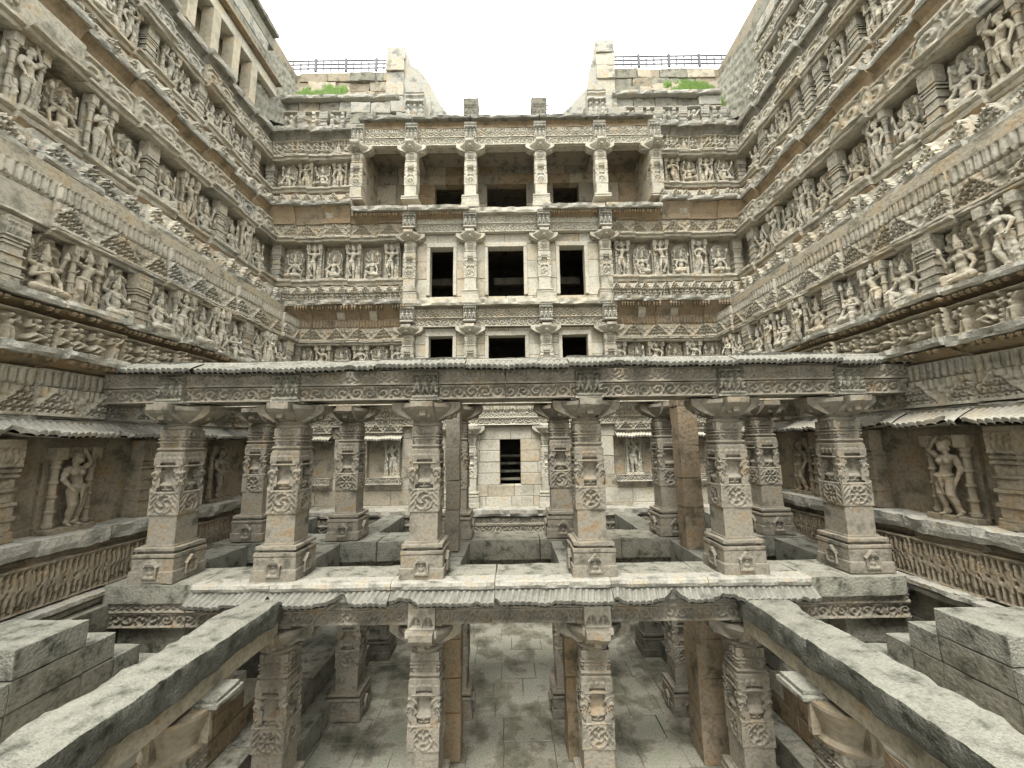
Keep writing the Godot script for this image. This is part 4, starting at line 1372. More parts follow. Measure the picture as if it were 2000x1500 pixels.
	ashlar(lg, -5.75, 5.5, [14.68, 15.35, 16.05, 16.95, 17.4, 17.8], [[-3.15, -1.95, 14.6, 16.95], [-0.95, 0.72, 14.6, 16.95], [1.86, 2.95, 14.6, 16.95]], 15.6, 0.4, [M.sandstone_warm, M.ochre_stone, M.pillar_stone], 1.0)
	for s in [-1.0, 1.0]:
		var mx := MB.new()
		rbox(mx, V(CX + s * 5.75 - 0.25, 14.65, -16.8), V(CX + s * 5.75 + 0.25, 17.5, -14.2), 0.5, 0.03, 0.015, s)
		put(lg, "side_wall", mx.mesh(), M.sandstone_warm, Transform3D())
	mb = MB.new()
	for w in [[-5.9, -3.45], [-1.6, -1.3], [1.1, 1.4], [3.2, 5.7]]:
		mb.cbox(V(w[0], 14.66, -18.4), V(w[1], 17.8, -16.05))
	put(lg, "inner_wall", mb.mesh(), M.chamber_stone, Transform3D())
	for b in 5:
		mb = MB.new()
		rbox(mb, V(-5.9, 17.75, 0), V(5.68, 18.0, 0.83), 0.8, 0.03, 0.02, b)
		put(lg, "ceiling_slab", mb.mesh(), M.pillar_stone, at3(0, 0, 18.2 - b * 0.85))
	for x in [-5.78, -3.72, -1.46, 1.2, 3.5, 5.6]:
		mb = MB.new()
		rbox(mb, V(-0.2, 17.35, -16.8), V(0.2, 17.74, -14.25), 0.4, 0.03, 0.02, x)
		put(lg, "ceiling_beam", mb.mesh(), M.pillar_stone, Transform3D(Basis(), V(x, 0, 0)))
	for b in 5:
		var xs := [-5.78, -3.72, -1.46, 1.2, 3.5, 5.6]
		var L := snappedf(xs[b + 1] - xs[b] - 0.04, 0.01)
		var x: float = (xs[b] + xs[b + 1]) / 2
		mb = MB.new()
		mb.cbox(V(-L / 2, 17.36, -0.3), V(L / 2, 18.5, 0.0))
		put(lg, "lintel_block", mb.mesh(), M.sandstone, at3(x, 0, 13.98))
		put(lg, "scroll_frieze_block", course_mesh("scroll", L, 0.28, b % 3)[0], M.pale_stone, at3(x, 17.38, 13.92))
		put(lg, "bead_frieze_block", course_mesh("bead", L, 0.36, b % 3)[0], M.sandstone, at3(x, 17.7, 13.9))
		put(lg, "hollow_moulding_block", course_mesh("hollow", L, 0.3, b % 3)[0], M.ochre_stone, at3(x, 18.08, 13.84))
		put(lg, "lip_slab", course_mesh("lip", L, 0.12, b % 3)[0], M.eave_stone, at3(x, 18.38, 13.66))
		for j in int(L / 0.14):
			mb = MB.new()
		# eave of the storey below, broken away in the middle
		if b in [0, 1, 3, 4]:
			put(lg, "soffit_block", course_mesh("teeth", L, 0.34, b % 2)[0], M.ochre_stone, at3(x, 14.08 if b in [0, 4] else 14.1, 13.5))
			put(lg, "lip_slab", course_mesh("lip", L, 0.17, b % 3)[0], M.grey_stone, at3(x, 14.44, 13.4))
	var nm2 := ["leftmost", "second from left", "third from left", "fourth from left", "fifth from left", "rightmost"]
	var xs2 := [-5.78, -3.72, -1.46, 1.2, 3.5, 5.6]
	for i in 6:
		var pl := pillar("loggia_pillar", "%s pillar along the open loggia on top of the rear front" % nm2[i], xs2[i], 14.66, 13.98, "loggia pillars", 0.885, M.pale_stone if i in [1, 2, 3, 4] else M.sandstone, ["plaque"] if i in [2, 3] else ["base", "plaque"], 0.88)
		put(pl, "shrine_block", K.emblem, M.grey_stone, Transform3D(Basis(Vector3.UP, -pl.rotation.y).scaled(V(0.95, 1.5, 1.0)), Basis(Vector3.UP, -pl.rotation.y) * V(0, 2.72, 0.2)), true)
		if i in [2, 3]:
			mb = MB.new()
			rbox(mb, V(-0.3, 0, -0.26), V(0.3, 0.85, 0.26), 0.1, 0.05, 0.03, i)
			var stub := thing("broken_stub", "weathered pillar stub standing on the roofline over the %s loggia pillar" % nm2[i], "pillar stub", V(xs2[i], 18.5, -14.05), "stubs on the roofline")
			put(stub, "stub_block", mb.mesh(), M.dark_stone, Transform3D(), true)
			mb = MB.new()
			relief(mb, 0.5, 0.5, 0.03, c_block, 0.06, 0.05)
			put(stub, "carved_face", mb.mesh(), M.dark_stone, at3(0, 0.05, -0.25), true)

# ------------------------------------------------------------------ front pavilion of free pillars
func lintel(called: String, label: String, xs: Array, y0: float, d: float, thick: float, mats: Array, hh := 0.56, carved_face := 0.0) -> Node3D:
	var t := thing(called, label, "lintel", V(CX, y0, -d))
	for i in xs.size() - 1:
		var L := snappedf(xs[i + 1] - xs[i] - 0.01, 0.01)
		var x: float = (xs[i] + xs[i + 1]) / 2
		var mb := MB.new()
		rbox(mb, V(-L / 2, 0, -thick), V(L / 2, hh, -0.04), 0.4, 0.015, 0.01, x)
		put(t, "lintel_stone", mb.mesh(), mats[0], at3(x, y0, d))
		put(t, "scroll_frieze_block", course_mesh("scroll", L, hh * 0.45, i % 3)[0], mats[0], at3(x, y0 + 0.01, d))
		put(t, "bead_frieze_block", course_mesh("bead", L, hh * 0.45, i % 3)[0], mats[0], at3(x, y0 + hh * 0.5, d - 0.025))
	return t

func pavilion() -> void:
	var ord := ["leftmost", "second from left", "third from left", "third from right", "second from right", "rightmost"]
	var xa := [-6.15, -4.08, -1.58, 1.36, 3.92, 6.05]
	var xb := [-6.3, -4.04, -1.38, 1.16, 3.8, 6.22]
	for i in 6:
		pillar("carved_pillar", "carved square pillar, %s of the front row on the upper level" % ord[i], xa[i], 3.73, 7.5, "free pillars of the pavilion")
	for i in 6:
		pillar("carved_pillar", "carved square pillar, %s of the second row on the upper level" % ord[i], xb[i], 3.78, 10.15, "free pillars of the pavilion", 1.04)
	# upper lintel, its shrine blocks and ribbed roof edge
	var seg := [-7.4, -6.0, -4.08, -1.58, -0.12, 1.36, 3.92, 6.05, 7.2]
	lintel("upper_lintel", "long carved lintel over the front pillars below the ribbed roof edge", seg, 6.79, 7.22, 0.6, [M.pillar_stone])
	for i in 6:
		var e := thing("shrine_block", "small dark carved shrine block on the lintel above the %s front pillar" % ord[i], "carved block", V(xa[i] + 0.02, 6.82, -7.17), "shrine blocks on the upper lintel")
		put(e, "block_face", K.emblem, M.dark_stone if i in [2, 3, 4] else M.wall_stone, Transform3D(), true)
		var cap := MB.new()
		rbox(cap, V(-0.25, -0.045, -0.3), V(0.25, 0.0, 0.1), 0.1, 0.015, 0.01)
		put(e, "block_base", cap.mesh(), M.grey_stone, Transform3D(), true)
	var ev := thing("roof_edge", "ribbed grey roof edge running across above the front pillars", "eave", V(CX, 7.35, -7.0))
	var x := -7.3
	var i2 := 0
	while x < 7.0:
		var L: float = [1.6, 1.85, 1.4][i2 % 3]
		put(ev, "ribbed_eave_block", course_mesh("eave", L, 0.17, i2 % 3)[0], M.eave_stone, Transform3D(Basis(V(0, 0, 1), rng.randf_range(-0.008, 0.008)), V(x + L / 2, 7.36 + rng.randf_range(-0.035, 0.02), -6.93 + rng.randf_range(-0.02, 0.02))))
		x += L + 0.004
		i2 += 1
	var rf := MB.new()
	rbox(rf, V(-7.4, 7.36, -8.0), V(7.2, 7.55, -7.25), 0.6, 0.03, 0.02)
	put(ev, "roof_slab", rf.mesh(), M.grey_stone, Transform3D())
	lintel("upper_lintel", "carved lintel over the second row of pillars", [-7.5, -6.3, -4.04, -1.38, 1.16, 3.8, 6.22, 7.4], 6.96, 9.88, 0.55, [M.sandstone], 0.5)
	# walking level: slabs, beams
	var fa := thing("stone_slab_floor", "long pale stone slab carrying the front row of pillars", "slab", V(CX, 3.4, -7.4))
	x = -6.9
	i2 = 0
	for L in [1.55, 1.3, 2.0, 1.72, 1.92, 1.6, 1.72, 1.6]:
		if L > 0.1:
			var mb := MB.new()
			rbox(mb, V(x + 0.006, 3.42, -8.0), V(x + L - 0.006, 3.735 + rng.randf_range(-0.008, 0.008), -7.04 if x > -5.5 and x < 5.0 else -7.1), 0.16, 0.025, 0.014, x)
			put(fa, "floor_slab", mb.mesh(), M.slab_stone, Transform3D())
			if x > -5.5 and x < 4.0:
				var cut: float = minf(L, 5.25 - x)
				mb = MB.new()
				sweep(mb, [Vector2(-0.3, 0), Vector2(0.0, 0), Vector2(0.015, 0.05), Vector2(0.0, 0.1), Vector2(-0.03, 0.12), Vector2(-0.3, 0.12)], L - 0.01, 16, 0.014, x, 0.05)
				put(fa, "edge_moulding", mb.mesh(), M.grey_stone, at3(x + L / 2, 3.625, 7.0))
				put(fa, "ribbed_eave_block", course_mesh("eave", snappedf(L - 0.01, 0.01), 0.21, i2 % 3)[0], M.eave_stone, Transform3D(Basis(V(0, 0, 1), rng.randf_range(-0.01, 0.01)), V(x + L / 2, 3.45, -6.8)))
		x += L
		i2 += 1
	lintel("lower_lintel", "carved lintel below the pillar slab, over the lower pillars", [-6.8, -5.5, -4.0, -1.55, -0.1, 1.33, 3.9, 5.3, 6.6], 3.03, 7.2, 0.55, [M.pillar_stone], 0.5)
	for sx in [-1.55, 1.36]:
		var e := thing("shrine_block", "pale lattice panel on the lower lintel above the %s middle lower pillar" % ("left" if sx < 0 else "right"), "carved block", V(sx, 2.98, -7.14), "lattice panels on the lower lintel")
		var mb := MB.new()
		relief(mb, 0.44, 0.5, 0.02, func(px: float, py: float, _l: float, h: float) -> float:
			var t := py / h
			if t < 0.08 or t > 0.93: return 1.0
			var q := absf(absf(px) - 0.1)
			if absf(px) < 0.03 or absf(px) > 0.18: return 1.0
			var e1 := absf(t - 0.5) * 0.21
			return -0.6 if q < e1 and q > 0.008 + (0.45 - absf(t - 0.5)) * 0.04 else 0.8, 0.06, 0.2, false, 0.02)
		put(e, "lattice_face", mb.mesh(), M.sandstone, Transform3D(), true)
		mb = MB.new()
		rbox(mb, V(-0.26, -0.12, -0.25), V(0.26, -0.01, 0.1), 0.08, 0.03, 0.012, sx)
		put(e, "rounded_base", mb.mesh(), M.sandstone, Transform3D(), true)
	var fb := thing("stone_slab_floor", "stone slab carrying the second row of pillars", "slab", V(CX, 3.4, -10.2))
	x = -7.3
	for L in [2.2, 1.9, 1.8, 2.0, 1.9, 2.1, 2.5]:
		var mb := MB.new()
		rbox(mb, V(x + 0.005, 3.32, -10.7), V(x + L - 0.005, 3.765, -9.74), 0.18, 0.025, 0.014, x)
		put(fb, "floor_slab", mb.mesh(), M.beam_stone if absf(x) > 2.5 else M.wall_stone, Transform3D())
		put(fb, "bead_frieze_block", course_mesh("bead", L, 0.26, 0)[0], M.wall_stone, at3(x + L / 2, 3.06, 9.86))
		put(fb, "scroll_frieze_block", course_mesh("scroll", L, 0.24, 0)[0], M.wall_stone, at3(x + L / 2, 2.82, 9.84))
		x += L
	# cross beams between the rows and to the rear ledge
	for q in [[-4.5, 0.9, 8.0, 9.75, "left of centre between the two rows"], [-1.18, 0.28, 8.0, 9.75, "behind the third front pillar between the rows"], [0.98, 0.26, 8.0, 9.75, "right of the middle between the two rows"], [3.95, 0.66, 8.0, 9.75, "under the plain orange support pillar"], [-6.5, 0.6, 8.0, 9.75, "at the far left between the rows"], [6.35, 0.6, 8.0, 9.75, "at the far right between the rows"],
			[-3.85, 0.62, 10.7, 13.4, "left, from the second row to the rear ledge"], [3.55, 0.6, 10.7, 13.4, "right, from the second row to the rear ledge"], [-6.6, 0.5, 10.7, 13.4, "far left, from the second row to the rear ledge"], [6.4, 0.5, 10.7, 13.4, "far right, from the second row to the rear ledge"]]:
		var t := thing("stone_beam", "stone cross beam %s" % q[4], "beam", V(q[0], 3.3, -(q[2] + q[3]) / 2), "cross beams of the walking level")
		var mb := MB.new()
		rbox(mb, V(q[0] - q[1] / 2, 3.2, -q[3] + 0.006), V(q[0] + q[1] / 2, 3.725, -q[2] - 0.012), 0.16, 0.03, 0.016, q[0])
		put(t, "beam_stone", mb.mesh(), M.beam_stone, Transform3D())
	# plain supports put in later
	for q in [[-1.32, 3.74, 9.0, 0.3, 3.2, "pillar_stone", "slim plain support pillar behind the third front pillar, upper level"], [3.86, 3.73, 9.05, 0.42, 3.24, "orange_stone", "plain orange block pillar behind the second right front pillar, upper level"],
			[-1.28, 0.0, 8.75, 0.4, 3.2, "ochre_stone", "plain support pillar behind the left middle lower pillar"], [1.18, 0.0, 8.75, 0.42, 3.2, "ochre_stone", "plain brown support pillar behind the right middle lower pillar"], [3.78, 0.0, 8.7, 0.56, 3.2, "orange_stone", "plain orange support pillar behind the right lower pillar"]]:
		var t := thing("support_pillar", q[6], "pillar", V(q[0], q[1], -q[2]), "plain support pillars")
		var y := 0.0
		var j := 0
		while y < q[4] - 0.05:
			var h: float = minf([0.85, 0.62, 0.7][j % 3], q[4] - y)
			var mb := MB.new()
			rbox(mb, V(-q[3] / 2, y + 0.002, -q[3] / 2), V(q[3] / 2, y + h - 0.004, q[3] / 2), 0.16, 0.025, 0.014, y + q[0])
			put(t, "pillar_block", mb.mesh(), M[q[5]], Transform3D(Basis(Vector3.UP, rng.randf_range(-0.02, 0.02)), V(rng.randf_range(-0.008, 0.008), 0, 0)), true)
			y += h
			j += 1

# ------------------------------------------------------------------ lower level
func lower_level() -> void:
	var nm := {0: "second from left", 1: "third from left", 2: "third from right", 3: "second from right"}
	var xs := [-4.05, -1.52, 1.33, 3.92]
	for i in 4:
		pillar("lower_pillar", "carved pillar of the lower level, %s in the row under the front slab" % ["leftmost", "second from left", "second from right", "rightmost"][i], xs[i], 0.0, 7.5, "lower pillars", 0.985)
	xs = [-3.82, -1.36, 1.16, 3.84]
	for i in 4:
		pillar("lower_pillar", "carved pillar of the lower level, %s in the row behind" % ["leftmost", "second from left", "second from right", "rightmost"][i], xs[i], 0.0, 10.1, "lower pillars", 0.93)
	for x in [-3.95, 3.95]:
		pillar("lower_pillar", "stout lower pillar at the very back on the %s" % ("left" if x < 0 else "right"), x, 0.0, 12.6, "lower pillars", 1.0, M.dark_stone, ["plaque"])
	for s in [-1.0, 1.0]:
		var sn: String = "left" if s < 0 else "right"
		var x: float = -4.13 if s < 0 else 3.97
		var near := pillar("lower_pillar", "near lower pillar with round capital under the big %s foreground beam" % sn, x, 0.0, 5.4, "lower pillars", 0.93, null, ["capital", "abacus", "ring"])
		near.rotation.y = 0.0
		var dr := MB.new()
		dr.lathe([Vector2(0.24, 2.38), Vector2(0.33, 2.41), Vector2(0.345, 2.45), Vector2(0.32, 2.48), Vector2(0.3, 2.5), Vector2(0.32, 2.6), Vector2(0.37, 2.74), Vector2(0.4, 2.82), Vector2(0.4, 2.86)], 26)
		put(near, "round_capital", dr.mesh(), M.low_stone, Transform3D(), true)
		for e in 4:
			dr = MB.new()
			rbox(dr, V(-0.03, 2.48, 0.26), V(0.03, 2.84, 0.41), 0.06, 0.015, 0.006, e)
			put(near, "capital_rib", dr.mesh(), M.low_stone, Transform3D(Basis(Vector3.UP, e * PI / 2), Vector3.ZERO), true)
		# the big foreground beam: two long stones on a set-in corbel beam
		var t := thing("foreground_beam", "massive weathered stone beam running away at the bottom %s" % sn, "beam", V(x, 2.9, -4.0))
		var cuts: Array = [0.4, 2.2, 7.06] if s < 0 else [0.4, 5.45, 7.06]
		for j in 2:
			var mb := MB.new()
			var tilt := Transform3D(Basis(V(0, 0, 1), rng.randf_range(-0.01, 0.01)), Vector3.ZERO)
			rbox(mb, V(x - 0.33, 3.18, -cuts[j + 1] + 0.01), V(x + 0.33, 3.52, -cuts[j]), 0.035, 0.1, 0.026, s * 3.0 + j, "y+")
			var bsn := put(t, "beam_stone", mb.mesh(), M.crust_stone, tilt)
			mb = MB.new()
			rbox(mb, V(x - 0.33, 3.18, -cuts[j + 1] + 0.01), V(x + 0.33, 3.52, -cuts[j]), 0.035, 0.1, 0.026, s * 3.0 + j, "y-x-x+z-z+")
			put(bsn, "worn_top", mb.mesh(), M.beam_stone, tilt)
			mb = MB.new()
			rbox(mb, V(x - 0.24, 2.92, -cuts[j + 1] + 0.012), V(x + 0.24, 3.178, -cuts[j]), 0.2, 0.02, 0.01, s * 5.0 + j)
			put(t, "under_beam", mb.mesh(), M.sandstone_warm, Transform3D())
		# bracket slab on the near pillar, seen on the inner side of the beam
		var bs := thing("bracket_slab", "pale moulded bracket slab under the %s foreground beam" % sn, "bracket", V(x - s * 0.32, 2.9, -5.6))
		var bm := MB.new()
		rbox(bm, V(-0.18, -0.06, -0.25), V(0.18, 0.0, 0.25), 0.1, 0.02, 0.01)
		rbox(bm, V(-0.15, 0.0, -0.21), V(0.15, 0.05, 0.21), 0.1, 0.015, 0.01, 2.0)
		put(bs, "slab", bm.mesh(), M.beam_stone, Transform3D(), true)
		# side stair: a stepped block of solid stones
		var st := thing("stepped_block", "stepped stone stair block against the %s wall beside the beam" % sn, "stairs", V(s * 6.1, 3.0, -5.3))
		var xa: float = s * 5.62 - 0.05
		for q in [[4.9, 5.71, 3.76], [5.71, 6.13, 3.42], [6.13, 6.53, 3.09], [6.53, 6.95, 2.76], [4.5, 4.9, 3.42], [4.1, 4.5, 3.09], [3.7, 4.1, 2.76]]:
			var y: float = q[2]
			var lay := 0
			while y > 0.8:
				var mb := MB.new()
				rbox(mb, V(minf(xa, s * 6.75), y - 0.33, -q[1] + 0.003), V(maxf(xa, s * 6.75), y - 0.005, -q[0] - 0.003), 0.16, 0.02, 0.01, q[0] + y)
				put(st, "stair_stone", mb.mesh(), M.wall_stone if lay else M.beam_stone, Transform3D(Basis(), V(rng.randf_range(-0.012, 0.012), 0, 0)))
				y -= 0.335
				lay += 1
		# lower flight: a brown flanking wall whose top steps down away from the beam
		var fl := thing("lower_stair", "lower stone stair with treads coloured pale as if lit beside the %s beam" % sn, "stairs", V(s * 5.4, 0.9, -7.6))
		var fx: float = s * 4.95 - 0.05
		for q in [[3.0, 5.4, 2.55], [5.4, 7.35, 2.22], [7.35, 7.73, 2.22], [7.73, 8.11, 1.9], [8.11, 8.49, 1.57], [8.49, 8.87, 1.25], [8.87, 9.3, 0.92]]:
			var y: float = q[2]
			var lay := 0
			while y > 0.9:
				var mb := MB.new()
				rbox(mb, V(minf(fx, s * 5.6), maxf(y - 0.325, 0.0), -q[1] + 0.003), V(maxf(fx, s * 5.6), y - 0.004, -q[0] - 0.003), 0.2, 0.02, 0.01, q[0] + y)
				put(fl, "tread" if lay == 0 else "stair_stone", mb.mesh(), M.pale_stone if lay == 0 else M.ochre_stone, Transform3D(Basis(), V(rng.randf_range(-0.006, 0.006), 0, 0)))  # pale top stones: sky light on the treads is put into their colour
				y -= 0.33
				lay += 1
		# benches along the foot of the side
		var bn := thing("stone_bench", "low double stone bench along the %s edge of the sunken floor" % sn, "bench", V(s * 4.5, 0, -9.5))
		for q in [[4.1, 4.52, 0.0, 0.42], [4.52, 5.6, 0.0, 0.88]]:
			for j in 6:
				var mb := MB.new()
				rbox(mb, V(minf(s * q[0], s * q[1]), q[2], -6.1 - j * 1.6), V(maxf(s * q[0], s * q[1]), q[3] + rng.randf_range(-0.01, 0.01), -4.5 - j * 1.6 - 0.006), 0.2, 0.02, 0.012, j + s * 3.0)
				put(bn, "bench_stone", mb.mesh(), M.wall_stone if j % 2 else M.beam_stone, Transform3D())
		# coursed wall behind, with a doorway under the pillar slab
		var w := thing("side_masonry", "coursed lower stone wall with a dark doorway on the %s" % sn, "wall", V(s * 6.9, 0, -8))
		var xw: float = s * 6.78
		for j in 8:
			for k in 8:
				var mb := MB.new()
				var L := 1.62
				mb.cbox(V(minf(xw, xw + s * 0.7), j * 0.43 + 0.003, -2.2 - k * L - L + (0.5 if j % 2 else 0.0) + 0.004), V(maxf(xw, xw + s * 0.7), j * 0.43 + 0.426, -2.2 - k * L + (0.5 if j % 2 else 0.0)), 0.014)
				put(w, "wall_stone", mb.mesh(), M.wall_stone if rng.randf() < 0.7 else M.grey_stone, Transform3D(Basis(), V(rng.randf_range(-0.015, 0.015), 0, 0)))
		for q in [[5.4, 5.95, 0.0, 3.0], [6.55, 6.8, 0.0, 3.0], [5.95, 6.55, 2.62, 3.0]]:
			var mb := MB.new()
			rbox(mb, V(minf(s * q[0], s * q[1]), q[2], -8.5), V(maxf(s * q[0], s * q[1]), q[3], -7.75), 0.3, 0.02, 0.012, s)
			put(w, "door_jamb", mb.mesh(), M.wall_stone, Transform3D())
		# the masonry pier below the end pillar
		var pr := thing("masonry_pier", "rough stone pier carrying the %s end pillar of the front row" % sn, "pier", V(s * 6.2, 0, -7.5))
		for j in 7:
			var mb := MB.new()
			rbox(mb, V(minf(s * 5.62, s * 6.75), j * 0.43, -7.95), V(maxf(s * 5.62, s * 6.75), j * 0.43 + 0.425, -7.3), 0.14, 0.03, 0.02, s + j)
			if j == 6 :
				put(pr, "pier_stone", mb.mesh(), M.wall_stone, Transform3D())
	# end wall of the sunken floor and fills that keep daylight out of the masonry
	var ew := thing("far_masonry", "dark masonry closing the lower level at the back", "wall", V(CX, 0, -15.6))
	var m2 := MB.new()
	m2.cbox(V(-7.5, 0, -18.0), V(7.3, 3.6, -15.6))
	put(ew, "wall_core", m2.mesh(), M.wall_stone, Transform3D())
	for s in [-1.0, 1.0]:
		m2 = MB.new()
		m2.cbox(V(minf(s * 7.45, s * 10.9), 0, -19.5), V(maxf(s * 7.45, s * 10.9), 3.49, 6.0))
		put(ew, "side_fill", m2.mesh(), M.wall_stone, Transform3D())

# ------------------------------------------------------------------ ruins, terrace and railing above the back wall
func top_ruins() -> void:
	var blocks := func(th: Node3D, x0: float, x1: float, y0: float, y1: float, d: float, deep: float, ch: float, len: float, mats: Array) -> void:
		var n := maxi(1, int(round((y1 - y0) / ch)))
		for j in n:
			var m := maxi(1, int(round((x1 - x0) / len)))
			for i in m:
				var o := 0.0 if j % 2 == 0 or m < 2 else 0.3 * (x1 - x0) / m
				var a := x0 + (x1 - x0) * i / m + (o if i > 0 else 0.0)
				var b := x0 + (x1 - x0) * (i + 1) / m + (o if i < m - 1 else 0.0)
				if j == n - 1 and m > 1 and d < 17.0 and d != 15.0 and rng.randf() < 0.4:
					continue
				var mb := MB.new()
				rbox(mb, V(a + 0.004, lerpf(y0, y1, float(j) / n) + 0.003, -deep), V(b - 0.004, lerpf(y0, y1, float(j + 1) / n) - 0.003, rng.randf_range(-0.09, 0.05)), 0.25, 0.05, 0.04, x0 + i + j * 3.0)
				put(th, "ruin_stone", mb.mesh(), mats[rng.randi() % mats.size()], at3(0, 0, d))
	for s in [-1.0, 1.0]:
		var sn: String = "left" if s < 0 else "right"
		var g := [M.grey_stone, M.wall_stone, M.dark_stone, M.low_stone]
		var t := thing("ruined_wall", "ruined grey carved wall above the back terrace on the %s" % sn, "wall", V(s * 6.5, 18.3, -15))
		var a: float = -9.75 if s < 0 else 4.4
		var b: float = -4.6 if s < 0 else 9.0
		blocks.call(t, a, b, 18.3, 20.45, 15.0, 0.6, 0.44, 0.9, g)
		# worn carved panels and pilasters on it
		for q in [0.12, 0.3, 0.52, 0.72, 0.9]:
			var x := lerpf(a, b, q)
			put(t, "carved_panel", course_mesh("figs", 0.7, 1.15, int(q * 10) % 3)[0], M.grey_stone if q > 0.3 else M.sandstone, at3(x, 18.7, 14.97))
			put(t, "pilaster", K.pil0, M.grey_stone, at3(x + 0.5, 18.6, 14.98))
		for q in 4:
			put(t, "coping_slab", course_mesh("lip", snappedf((b - a) / 4, 0.01), 0.14, q % 3)[0], M.grey_stone, at3(lerpf(a, b, (q + 0.5) / 4), 20.46, 14.8))
		# tall buttress slab with the curved wall falling inward
		var bt := thing("buttress", "tall leaning masonry buttress rising against the sky on the %s" % sn, "buttress", V(s * 4.5, 20.5, -15))
		var x0: float = -5.24 if s < 0 else 3.82
		var x1: float = -4.44 if s < 0 else 4.62
		blocks.call(bt, x0, x1, 18.3, 23.1 if s < 0 else 23.3, 15.0, 0.55, 0.6, 0.8, [M.grey_stone, M.grey_stone, M.sandstone])
		var edge := [[22.75, -4.3], [22.3, -4.25], [21.95, -3.75], [21.5, -3.4], [21.05, -3.2], [20.6, -3.0], [20.15, -2.8], [19.7, -2.45], [19.2, -2.2]]
		if s > 0:
			edge = [[22.8, 3.74], [22.3, 3.66], [21.85, 3.55], [21.4, 3.5], [21.0, 3.4], [20.55, 2.95], [20.1, 2.5], [19.65, 2.05], [19.2, 1.75]]
		var prof := [Vector2(-0.3, 18.4)]
		var xi: float = x1 if s < 0 else x0
		edge.reverse()
		prof.append(Vector2(absf(edge[0][1] - xi) + 0.1, 18.4))
		for e in edge:
			prof.append(Vector2(absf(e[1] - xi), e[0]))
		prof.append(Vector2(-0.3, edge[-1][0] + 0.15))
		for j in 3:
			var mb := MB.new()
			sweep(mb, prof, 0.42, 5, 0.06, j + s * 4.0, 0.12)
			put(bt, "ruin_stone", mb.mesh(), [M.grey_stone, M.sandstone, M.wall_stone][j], Transform3D(Basis(Vector3.UP, PI / 2 * -s), V(xi, -0.25 * j * (1.0 - 0.3 * j), -15.3 - 0.44 * j)))
		var carved := thing("ruined_wall", "weathered carved block with shrine relief over the loggia roof, %s" % sn, "wall", V(s * 3.6, 18.4, -14.3))
		var cm := MB.new()
		relief(cm, 0.75, 1.5, 0.03, c_block, 0.12, 0.4)
		put(carved, "carved_face", cm.mesh(), M.grey_stone, at3(-3.75 if s < 0 else 3.55, 18.5, 14.25))
		blocks.call(carved, -6.5 if s < 0 else 3.1, -3.2 if s < 0 else 5.4, 18.5, 20.0 if s < 0 else 19.6, 14.6, 0.5, 0.5, 0.8, [M.grey_stone, M.wall_stone])
		var bw := thing("retaining_wall", "low stone block wall behind the buttress below the railing, %s" % sn, "wall", V(s * 6, 20.5, -15.6))
		blocks.call(bw, -6.95 if s < 0 else 4.62, -5.24 if s < 0 else 6.35, 20.4, 22.25 if s < 0 else 22.35, 15.4, 0.6, 0.46, 0.7, [M.low_stone, M.wall_stone, M.wall_stone, M.sandstone_warm])
		# terrace edge wall and railing
		var tw := thing("terrace_wall", "pale terrace edge wall carrying the iron railing on the %s" % sn, "wall", V(s * 9, 23, -18))
		blocks.call(tw, -13.5 if s < 0 else 5.0, -5.0 if s < 0 else 13.5, 23.4, 25.0, 18.0, 7.0, 0.55, 1.4, [M.sandstone_warm, M.low_stone, M.wall_stone])
		var rl := thing("railing", "dark iron railing on the terrace against the sky, %s" % sn, "railing", V(s * 9, 25, -17.95))
		var ra: float = -13.0 if s < 0 else 5.2
		var rb: float = -5.2 if s < 0 else 13.0
		for y in [0.16, 0.4, 0.62]:
			var mb := MB.new()
			mb.cbox(V(ra, 25.0 + y, -0.03), V(rb, 25.06 + y, 0.03), 0.005)
			put(rl, "rail", mb.mesh(), M.iron, at3(0, 0, 17.95))
		var pm := MB.new()
		pm.cbox(V(-0.028, 0, -0.024), V(0.028, 0.66, 0.024), 0.005)
		var pmesh := pm.mesh()
		var pb := MB.new()
		pb.cbox(V(-0.065, 0, -0.05), V(0.065, 0.74, 0.05), 0.01)
		pb.cbox(V(-0.035, 0.72, -0.035), V(0.035, 0.79, 0.035), 0.02)
		var pbm := pb.mesh()
		var nn := int((rb - ra) / 0.39)
		for j in nn + 1:
			put(rl, "post" if j % 4 == 0 else "baluster", pbm if j % 4 == 0 else pmesh, M.iron, at3(ra + j * 0.39, 25.0, 17.95))
		# sloping rubble wall from the side gallery up to the terrace
		var sl := thing("sloping_wall", "sloping rough grey retaining wall rising behind the %s side wall" % sn, "wall", V(s * 9.5, 19, -15))
		var P := [V(9.35, 18.0, -12.9), V(9.0, 20.3, -16.8), V(11.2, 25.2, -19.2), V(9.5, 21.75, -12.9)]
		var pts := PackedVector3Array()
		for j in 30:
			for i in 40:
				var u := i / 39.0
				var v := j / 29.0
				var q: Vector3 = P[0].lerp(P[1], u).lerp(P[3].lerp(P[2], u), v)
				q.x = CX * 0.0 + q.x + nz.get_noise_2d(u * 40.0, v * 30.0 + s * 9.0) * 0.09 + 0.03 * float(int(v * 14.0) % 2)
				q.y += nz.get_noise_2d(u * 20.0 + 50.0, v * 20.0) * 0.06
				q.x *= s
				pts.append(q)
		if s > 0:
			var rev := PackedVector3Array()
			for j in 30:
				for i in 40:
					rev.append(pts[j * 40 + 39 - i])
			pts = rev
		var mb3 := MB.new()
		mb3.grid(pts, 40, 30)
		var bk := MB.new()
		bk.join(mb3, Transform3D(Basis(), V(s * 1.2, -0.4, 0)))
		mb3.join(bk)
		put(sl, "rubble_face", mb3.mesh(), M.wall_stone, Transform3D())
		# grass bank
		var mbg := MB.new()
		var pg := PackedVector3Array()
